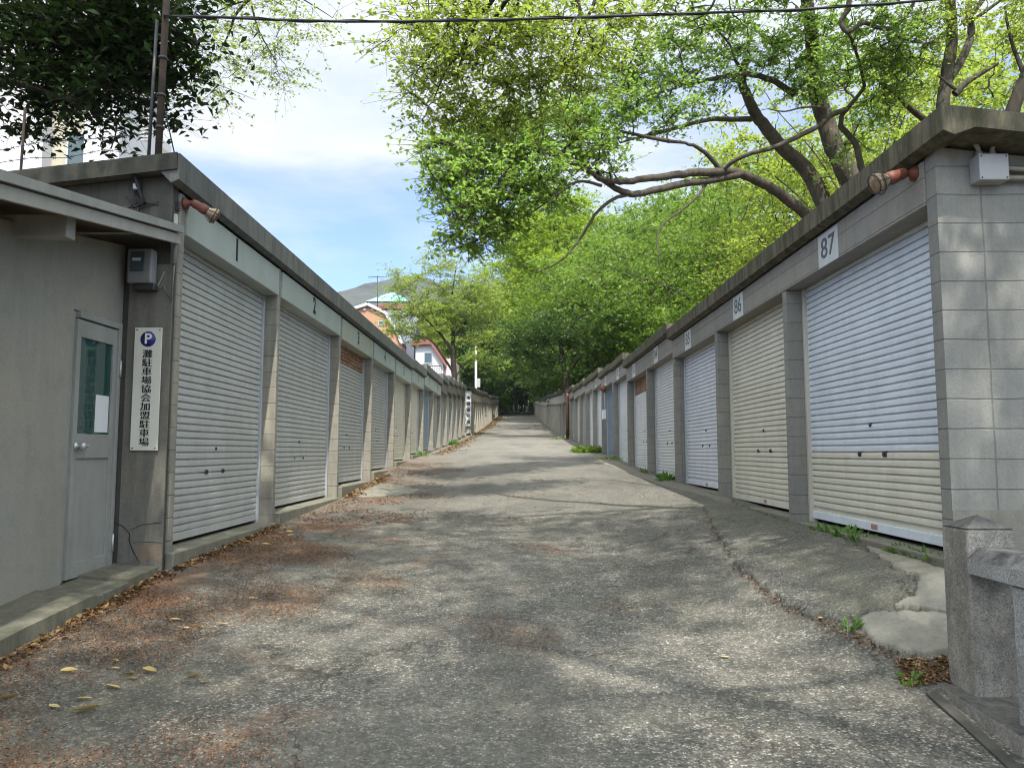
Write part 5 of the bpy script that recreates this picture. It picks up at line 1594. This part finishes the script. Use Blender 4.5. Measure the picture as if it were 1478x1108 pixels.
def houses():
    # white apartment block, top left
    Y = 24.0
    a = at_y(-140, 260, Y); b = at_y(118, 120, Y); c = at_y(228, 150, Y + 2.5)
    r = empty('apartment_building', (-15, Y, 0.3), 'white apartment building with glazed bay behind the dark tree', 'building')
    m = MB(); m.box((a.x - 2, Y, -0.5), (at_y(62, 200, Y).x, Y + 9, 13.5)); m.build('wall', M['white_wall'], r)
    m = MB(); m.box((at_y(121, 200, Y).x, Y + .02, -0.5), (c.x, Y + 2.5, 12.8)); m.build('wall', M['white_wall'], r)
    m = MB(); m.box((at_y(62, 200, Y).x + .003, Y + 0.5, -0.5), (at_y(121, 200, Y).x - .003, Y + 8.8, 12.0)); m.build('bay', M['beige_wall'], r)
    for fl in (1.6, 4.4, 7.2, 8.9):
        window(r, at_y(84, 200, Y).x, at_y(119, 200, Y).x, fl + .3, fl + 1.6, Y + .5)
    x0 = at_y(205, 170, Y).x; x1 = at_y(216, 170, Y).x
    for fl in (3.2, 6.6, 10.0):
        m = MB()
        for k in range(9): m.box((x0, Y - .05, fl + .12 * k), (x1, Y + .018, fl + .12 * k + .06))
        m.build('louvre', M['box_grey'], r)
    m = MB(); m.box((at_y(10, 230, Y).x, Y - 3, 8.0), (at_y(30, 230, Y).x, Y - .02, 8.7)); m.build('balcony', M['beige_wall'], r)

    # orange gambrel house
    Y = 68.0
    P = [at_y(*q, Y) for q in ((497, 462), (509, 447), (531, 440), (556, 452), (572, 476), (580, 497))]
    r = empty('gambrel_house', (-13.5, Y + 5, 2.3), 'orange gabled house with white verge boards behind the left garages', 'house')
    m = MB(); base = 2.0
    out = [(P[0].x - .6, base), (P[0].x - .6, P[0].z)] + [(p.x, p.z) for p in P] + [(P[-1].x, base)]
    m.prism(out, 'y', Y, Y + 9); m.build('wall', M['orange_wall'], r)
    # roof skins and verge
    m = MB(); v = MB()
    Q = [P[0] + Vector((-.8, 0, -.5))] + P
    for i, (p, q) in enumerate(zip(Q[:-1], Q[1:])):
        d = (q - p).normalized(); n = Vector((-d.z, 0, d.x)); n = n if n.z > 0 else -n
        n = n * 0.14; e = n * 0.04
        m.hexa([tuple(p + e + Vector((0, 0.05, 0))), tuple(q + e + Vector((0, .05, 0))), tuple(q + e + Vector((0, 9.4, 0))), tuple(p + e + Vector((0, 9.4, 0))), tuple(p + n + Vector((0, .05, 0))), tuple(q + n + Vector((0, .05, 0))), tuple(q + n + Vector((0, 9.4, 0))), tuple(p + n + Vector((0, 9.4, 0)))], mi=0 if i < 4 else 1)
        v.hexa([tuple(p - n * 0.6 + Vector((0, -.30, 0))), tuple(q - n * 0.6 + Vector((0, -.30, 0))), tuple(q - n * 0.6 + Vector((0, -.004, 0))), tuple(p - n * 0.6 + Vector((0, -.004, 0))), tuple(p + n * 1.2 + Vector((0, -.30, 0))), tuple(q + n * 1.2 + Vector((0, -.30, 0))), tuple(q + n * 1.2 + Vector((0, -.004, 0))), tuple(p + n * 1.2 + Vector((0, -.004, 0)))])
    m.build('roof', [M['red_roof'], M['grey_roof']], r); v.build('verge', M['white_wall'], r)
    a_ = at_y(566, 446, Y + 6); b_ = at_y(606, 492, Y + 2); c_ = at_y(606, 446, Y + 6)
    m = MB(); m.prism([(Y + 2.0, b_.z), (Y + 6.0, a_.z), (Y + 6.0, a_.z - 6), (Y + 2.0, a_.z - 6)], 'x', a_.x - 2.5, c_.x); m.build('wing', M['grey_roof'], r)
    m = MB(); m.box((a_.x - 2.6, Y + 5.7, a_.z - .02), (c_.x + .1, Y + 6.5, a_.z + .35)); m.build('ridge', M['red_roof'], r)
    w0 = at_y(546, 470, Y); w1 = at_y(555, 463, Y)
    window(r, w0.x, w1.x, w0.z, w1.z, Y)
    for px in (526, 538):
        q = at_y(px, 447, Y); m = MB(); m.lathe([(0.0, 0.12), (0.14, 0.10), (0.16, 0.0)], (q.x, Y - .002, q.z), (0, -1, 0), 12); m.build('vent', M['white_wall'], r)
    # antenna
    q0 = at_y(545, 446, Y + 4); q1 = at_y(545, 398, Y + 4)
    r2 = empty('television_antenna', q0, 'thin television antenna mast above the orange house', 'antenna')
    m = MB(); m.tube([q0 - Vector((0, 0, 1.2)), q1], 0.045, 6); m.build('mast', M['dark_metal'], r2)
    m = MB(); zt = q1.z - .15
    m.tube([(q1.x - .9, q1.y, zt), (q1.x + .9, q1.y, zt + .1)], 0.03, 5)
    for k in range(6):
        xx = q1.x - .85 + k * .34; m.tube([(xx, q1.y - .35, zt + .03), (xx, q1.y + .35, zt + .03)], 0.018, 4)
    m.build('aerial', M['dark_metal'], r2)

    # verdigris pyramid roof house
    Y = 92.0
    A = at_y(566, 421, Y); L = at_y(535, 441, Y); R = at_y(592, 441, Y)
    r = empty('pyramid_roof_house', (A.x, Y + 2.5, 4), 'house with a pale verdigris pyramid roof behind the orange house', 'house')
    hw = (R.x - L.x) / 2 + .3
    m = MB(); z = L.z
    q = [(A.x - hw, Y - hw, z), (A.x + hw, Y - hw, z), (A.x + hw, Y + hw, z), (A.x - hw, Y + hw, z)]
    for k in range(4): m.face([q[k], q[(k + 1) % 4], (A.x, Y, A.z)])
    m.face(q); m.build('roof', M['teal_roof'], r)
    m = MB(); m.box((A.x - hw + .3, Y - hw + .3, 3), (A.x + hw - .3, Y + hw - .3, z - .01)); m.build('wall', M['white_wall'], r)

    # white and pink house with a red verge
    Y = 66.0
    r = empty('terraced_house', (-8.9, Y + 3, 2.2), 'white and pink house with a red roof edge and railed balcony', 'house')
    a = at_y(600, 492, Y); b = at_y(622, 492, Y); c = at_y(640, 522, Y); d = at_y(648, 522, Y)
    m = MB(); m.prism([(a.x, 2), (a.x, a.z - .2), (b.x, b.z - .2), (c.x, c.z - .2), (c.x, 2)], 'y', Y, Y + 7); m.build('wall', M['white_wall'], r)
    m = MB()
    for p, q in ((a + Vector((-.3, 0, -.12)), b), (b, c + Vector((.25, 0, -.2)))):
        m.hexa([(p.x, Y - .4, p.z - .32), (q.x, Y - .4, q.z - .32), (q.x, Y + 7.2, q.z - .18), (p.x, Y + 7.2, p.z - .18), (p.x, Y - .4, p.z + .12), (q.x, Y - .4, q.z + .12), (q.x, Y + 7.2, q.z + .12), (p.x, Y + 7.2, p.z + .12)])
    m.build('roof', M['red_roof'], r)
    m = MB(); m.box((c.x + .003, Y + .3, 2), (d.x + .4, Y + 6.5, d.z + .3)); m.build('wing', M['pink_wall'], r)
    p0 = at_y(607, 548, Y - .8); p1 = at_y(637, 525, Y - .8)
    m = MB(); m.box((p0.x, Y - 1.0, p0.z - .3), (p1.x, Y - .004, p0.z)); m.build('balcony', M['white_wall'], r)
    m = MB()
    for k in range(11):
        xx = p0.x + (p1.x - p0.x) * k / 10; m.box((xx - .025, Y - .97, p0.z + .002), (xx + .025, Y - .92, p0.z + 1.15))
    m.box((p0.x, Y - .98, p0.z + 1.152), (p1.x, Y - .91, p0.z + 1.22)); m.build('railing', M['dark_metal'], r)
    e = at_y(612, 500, Y); window(r, e.x, e.x + .75, e.z - 1.5, e.z - .5, Y)
    # light pole
    q = at_y(687, 600, 60); q1 = at_y(687, 497, 60)
    r = empty('utility_pole', q, 'slim white pole right of the airy yellow green tree', 'pole')
    m = MB(); m.tube([(q.x, q.y, 1.4), (q1.x, q1.y, q1.z)], [.11, .08], 10); m.build('mast', M['white_wall'], r)
    m = MB(); m.box((q1.x - .05, q1.y - .08, q1.z - 3.4), (q1.x + .35, q1.y + .08, q1.z - 2.7), .02); m.build('equipment_box', M['box_grey'], r)


houses()


def lane_end():
    # bollards and a marker stone in front of the dark trees
    for k, px in enumerate((727, 734, 741.5, 748.5, 755.5)):
        p = at_y(px, 597, 128.0); h = 1.25 if k != 2 else 1.05
        z = gz(p.x, 128) + 0.3
        m = MB(); m.lathe([(0.0, -.3), (0.10, -.3), (0.10, h - .12), (0.085, h - .03), (0.05, h), (0.0, h + .01)], (p.x, 128.0, z), (0, 0, 1), 12)
        o = m.build('bollard', M['box_grey']); tag(o, 'white bollard in the row across the dark end of the lane', 'bollard', 'white bollards at the lane end')  # white bollards coloured grey to carry the shade of the trees
    p = at_y(761, 597, 127.8)
    r = empty('marker_post', (p.x, 127.8, gz(p.x, 127.8)), 'pale marker post with a box beside the bollards at the lane end', 'post')
    z = gz(p.x, 127.8) + .2
    m = MB(); m.box((p.x - .28, 127.6, z), (p.x + .05, 128.0, z + 1.1), .04); m.build('box', M['white_wall'], r)
    m = MB(); m.tube([(p.x + .18, 127.8, z), (p.x + .18, 127.8, z + 2.2)], .06, 8); m.build('stem', M['alu_dull'], r)
    m = MB(); m.box((-3.4, 126.2, 5.0), (3.2, 126.6, gz(0, 126.4) + .33), .05)
    tag(m.build('stone_edging', M['far_roof']), 'dark low stone edging across the end of the lane', 'edging')
    # brown steel post in the gap on the right
    p = at_x(818.5, 640, 2.62)
    r = empty('steel_post', (2.62, p.y, gz(2.62, p.y)), 'dark brown steel post at the end of the near right block', 'post')
    m = MB(); m.tube([(2.62, 40.35, gz(2.62, 40.3) - .2), (2.62, 40.35, 3.15)], .085, 12); m.build('shaft', M['brown_post'], r)
    m = MB(); m.lathe([(0, 0), (.11, 0), (.11, .05), (0, .09)], (2.62, 40.35, 3.152), (0, 0, 1), 12); m.build('cap', M['brown_post'], r)
    # red lamp and white box beside the slate shutter
    p = at_x(872, 561, 2.66)
    r = empty('alarm_lamp', (2.66, p.y, p.z), 'small red alarm lamp with white cable box on the pillar by the slate blue shutter', 'lamp')
    m = MB(); m.lathe([(0, 0), (.11, 0), (.11, .03), (.09, .10), (.04, .15), (0, .16)], (2.69, p.y, p.z), (-1, 0, 0), 14); m.build('dome', M['rust_red'], r)
    q = at_x(873, 598, 2.66)
    m = MB(); m.box((2.60, p.y - .16, q.z - .14), (2.696, p.y + .16, q.z + .14), .01); m.build('cable_box', M['white'], r)
    m = MB(); m.tube([(2.68, p.y, q.z + .14), (2.68, p.y, p.z - .06)], .012, 6); m.build('cable', M['white'], r)


lane_end()


# ------------------------------------------------------------------ weeds, leaves and litter
def weed(p, r, h, n, label, seed, group='weeds along the garage sills', leaf=None, broad=0.28):
    rng = np.random.default_rng(seed)
    root = p
    V = []; Q = []; k = 0
    for i in range(n):
        a = rng.uniform(0, 2 * math.pi); rr = r * rng.uniform(0, 1) ** .6
        bx, by = p[0] + rr * math.cos(a) * 1.0, p[1] + rr * math.sin(a)
        z = gz(bx, by) + 0.004
        d = np.array([math.cos(a) * .6 + rng.normal(0, .4), math.sin(a) * .6 + rng.normal(0, .4), rng.uniform(.5, 1.3)]); d /= np.linalg.norm(d)
        L = h * rng.uniform(.5, 1.15); s = np.cross(d, [0, 0, 1]); s /= np.linalg.norm(s) + 1e-6
        w = L * broad * rng.uniform(.5, 1)
        b0 = np.array([bx, by, z]); m = b0 + d * L * .55; tip = b0 + d * L + np.array([d[0], d[1], -.7]) * L * .22
        V += [b0, m + s * w * .5, tip, m - s * w * .5]; Q.append((k, k + 1, k + 2, k + 3)); k += 4
    o = mesh_np('weed', np.array(V), np.array(Q), leaf or LF['weed'], None, tint=rng.uniform(0, 1, n))
    me = o.data; c = Vector(p); me.transform(Matrix.Translation(-c)); o.location = c
    tag(o, label, 'weed', group)


def weeds():
    L = [((1195, 769), .08, .11, 40, 'small weed tuft at the left end of the sill of garage 87'), ((1222, 776), .10, .13, 60, 'weed tuft below the middle of the shutter of garage 87'), ((1243, 783), .06, .10, 34, 'small weed clump beside the middle tuft below garage 87'),
         ((1303, 799), .08, .10, 46, 'weed tuft at the edge of the pale concrete piece'), ((1330, 807), .08, .11, 46, 'weed tuft near the block corner of garage 87'), ((1352, 815), .06, .10, 30, 'last small weed by the gatepost and block corner'),
         ((1229, 909), .05, .08, 22, 'tiny weed at the tip of the cracked concrete piece'), ((1314, 988), .05, .07, 24, 'tiny weed in the soil beside the gatepost'), ((961, 694), .10, .20, 46, 'leafy weed at the sill of garage 84'), ((936, 682), .12, .14, 40, 'low weed at the foot of the pillar beside garage 83'), ((848, 653), .50, .30, 420, 'round green bush against the right garages'),
         ((882, 664), .4, .16, 90, 'thin grass patch left of the slate blue shutter'), ((806, 634), .55, .22, 120, 'grass patch at the foot of the brown steel post'), ((652, 642), .25, .30, 70, 'green weed at the foot of a left pillar far along'), ((608, 658), .18, .2, 40, 'small weed at the left sills by garage 7')]
    for i, (px, r, h, n, lab) in enumerate(L):
        p = on_ground(*px)
        weed((p.x, p.y, p.z), r, h, n, lab, 300 + i, leaf=LF['mid'] if 'bush' in lab or 'patch' in lab else None, broad=.22 if 'grass' in lab else .3)


weeds()


def fallen_leaves():
    protos = []
    for v in range(4):
        rng = random.Random(v)
        bm = bmesh.new(); n = 7; rows = []
        curl = rng.uniform(1.0, 2.4); L = 1.0; W = rng.uniform(.24, .34)
        for i in range(n):
            t = i / (n - 1); w = W * math.sin(math.pi * min(1, t * .94 + .04)) ** .8 * (1 - .25 * t) * .5 * 1.1
            z = .05 + .16 * curl * (t - .5) ** 2
            rows.append([bm.verts.new((t - .5, -w, z + .12 * w / W * curl)), bm.verts.new((t - .5, 0, z)), bm.verts.new((t - .5, w, z + .20 * w / W * curl))])
        for a, b in zip(rows[:-1], rows[1:]):
            for k in (0, 1): bm.faces.new((a[k], a[k + 1], b[k + 1], b[k])).smooth = True
        s0 = bm.verts.new((.62, .01, .06)); s1 = bm.verts.new((.62, -.01, .06))
        bm.faces.new((rows[-1][1], s0, s1))
        me = bpy.data.meshes.new('fallen_leaf'); bm.to_mesh(me); bm.free()
        at = me.attributes.new('tint', 'FLOAT', 'FACE'); at.data.foreach_set('value', [rng.uniform(.2, 1)] * len(me.polygons))
        me.materials.append(LF['fallen']); protos.append(me)
    near = [(122, 1028, .105, 0), (162, 994, .085, 1), (215, 972, .085, 2), (190, 981, .055, 3), (188, 974, .05, 0), (120, 1011, .07, 3), (78, 1022, .06, 1), (10, 1010, .08, 2), (100, 972, .085, 0), (167, 955, .05, 1), (278, 978, .06, 2), (293, 986, .04, 1), (168, 966, .04, 3)]
    mid = [(253, 897, .06, 0), (269, 908, .05, 1), (288, 907, .05, 2), (322, 903, .07, 3), (376, 826, .075, 0), (366, 865, .05, 1), (384, 788, .08, 2), (335, 852, .04, 3), (443, 802, .05, 0), (405, 770, .07, 1), (418, 769, .07, 2), (420, 774, .06, 0), (476, 763, .06, 1), (478, 774, .06, 3), (497, 776, .06, 2), (503, 774, .06, 0), (530, 788, .05, 1), (556, 742, .06, 2), (605, 765, .06, 0), (355, 783, .09, 1), (332, 788, .08, 0), (132, 862, .05, 3)]
    right = [(1186, 895, .05, 0), (1047, 950, .045, 1), (1236, 922, .05, 2), (1316, 954, .05, 1)]
    for lst, lab in ((near, 'curled yellow fallen leaf on the rusty litter in the left foreground'), (mid, 'pale yellow fallen leaf lying on the asphalt near the left garages'), (right, 'small yellowish fallen leaf on the asphalt near the right apron')):
        for i, (px, py, s, v) in enumerate(lst):
            p = on_ground(px, py)
            o = bpy.data.objects.new('fallen_leaf', protos[v]); COL.objects.link(o)
            o.location = (p.x, p.y, p.z + .006); o.scale = (s * 1.25, s * 1.25, s * 1.25); o.rotation_euler = (random.uniform(-.10, .10), random.uniform(-.10, .10), random.uniform(-.6, .6) + (math.pi if random.random() < .5 else 0))
            tag(o, lab, 'leaf', 'single fallen leaves on the lane')
    # packed leaf litter in the gutter, along the far left wall and on the soil patch
    rng = np.random.default_rng(77)
    def strip(n, f, size, mat, zr, name='leaf_litter', aspect=.5):
        C = np.array([f(rng) for _ in range(n)])
        C = np.stack([C[:, 0], C[:, 1], ground(C[:, 0], C[:, 1]) + rng.uniform(.004, zr, n)], 1)
        V, Q = leaf_quads(C, size, rng, up_bias=2.2, droop=0.0, aspect=aspect, sizevar=.6)
        zmin = ground(V[:, 0], V[:, 1]) + .003
        V[:, 2] = np.maximum(V[:, 2], zmin)
        o = mesh_np(name, V, Q, mat, None, tint=rng.uniform(0, 1, n) ** 1.3)
        tag(o, kind='stuff'); return o
    strip(1100, lambda r: (-2.955 + abs(r.normal(0, .06)), r.uniform(2.2, 6.5)), .045, LF['dry'], .03)
    strip(800, lambda r: (-2.93 + abs(r.normal(0, .06)), r.uniform(6.6, 9.4)), .045, LF['dry'], .03)
    strip(500, lambda r: (-2.90 + abs(r.normal(0, .12)), r.uniform(12.9, 16.5)), .07, LF['dry'], .03)
    strip(1500, lambda r: (-2.7 + abs(r.normal(0, .30)), r.uniform(24, 60)), .09, LF['dry'], .02)
    strip(1500, lambda r: (-2.7 + abs(r.normal(0, .35)), r.uniform(60, 124)), .16, LF['dry'], .02)
    strip(350, lambda r: tuple(on_ground(r.uniform(1300, 1378), r.uniform(950, 990)))[:2], .04, LF['dry'], .012, aspect=.28)
    # bud scales: thousands of small rusty flakes, drifted into patches
    def drift(n, y0, y1, size):
        out = []
        while len(out) < n:
            x = rng.uniform(-2.9, 2.3, 4000); y = rng.uniform(y0, y1, 4000)
            d = (np.sin(x * 2.1 + 1.3 * np.sin(y * 1.7)) + np.sin(y * 2.6 + 1.1 * np.cos(x * 2.9)) + .7 * np.sin(x * 5.3 + y * 4.1)) / 2.7 - .36 * (x + .7)
            keep = rng.uniform(0, 1, 4000) < np.clip((d - .25) * 1.5, 0.012, 1)
            out += list(zip(x[keep], y[keep]))
        C = np.array(out[:n])
        C = np.stack([C[:, 0], C[:, 1], ground(C[:, 0], C[:, 1]) + .014], 1)
        V, Q = leaf_quads(C, size, rng, up_bias=2.5, droop=0, aspect=.35, sizevar=.6)
        o = mesh_np('bud_scale_litter', V, Q, LF['flake'], None, tint=rng.uniform(0, 1, len(C)))
        tag(o, kind='stuff')
    drift(52000, 2.6, 9.5, .0135)
    drift(9000, 9.5, 20, .026)
    # litter caught in the crack along the right apron
    pts = [on_ground(*q) for q in ((1018, 742), (1030, 770), (1062, 818), (1100, 850), (1120, 868), (1160, 888), (1200, 905), (1240, 922), (1290, 945), (1310, 965))]
    def along(r):
        i = r.integers(0, len(pts) - 1); q = pts[i].lerp(pts[i + 1], r.uniform(0, 1)); return (q.x + r.normal(0, .025), q.y + r.normal(0, .025))
    strip(1000, along, .018, LF['flake'], .012, 'bud_scale_litter', .35)


fallen_leaves()


# ------------------------------------------------------------------ air: thin spring haze over the whole place
def haze():
    m, t, out = new_mat('haze')
    v = t.new('ShaderNodeVolumePrincipled')
    v.inputs['Color'].default_value = (0.80, 0.88, 1.0, 1); v.inputs['Density'].default_value = 0.00012; v.inputs['Anisotropy'].default_value = 0.0
    t.l.new(v.outputs[0], out.inputs['Volume'])
    mb = MB(); mb.box((-3100, -60, -30), (3100, 4100, 460))
    o = mb.build('haze', m); tag(o, kind='stuff'); o.display_type = 'WIRE'


haze()
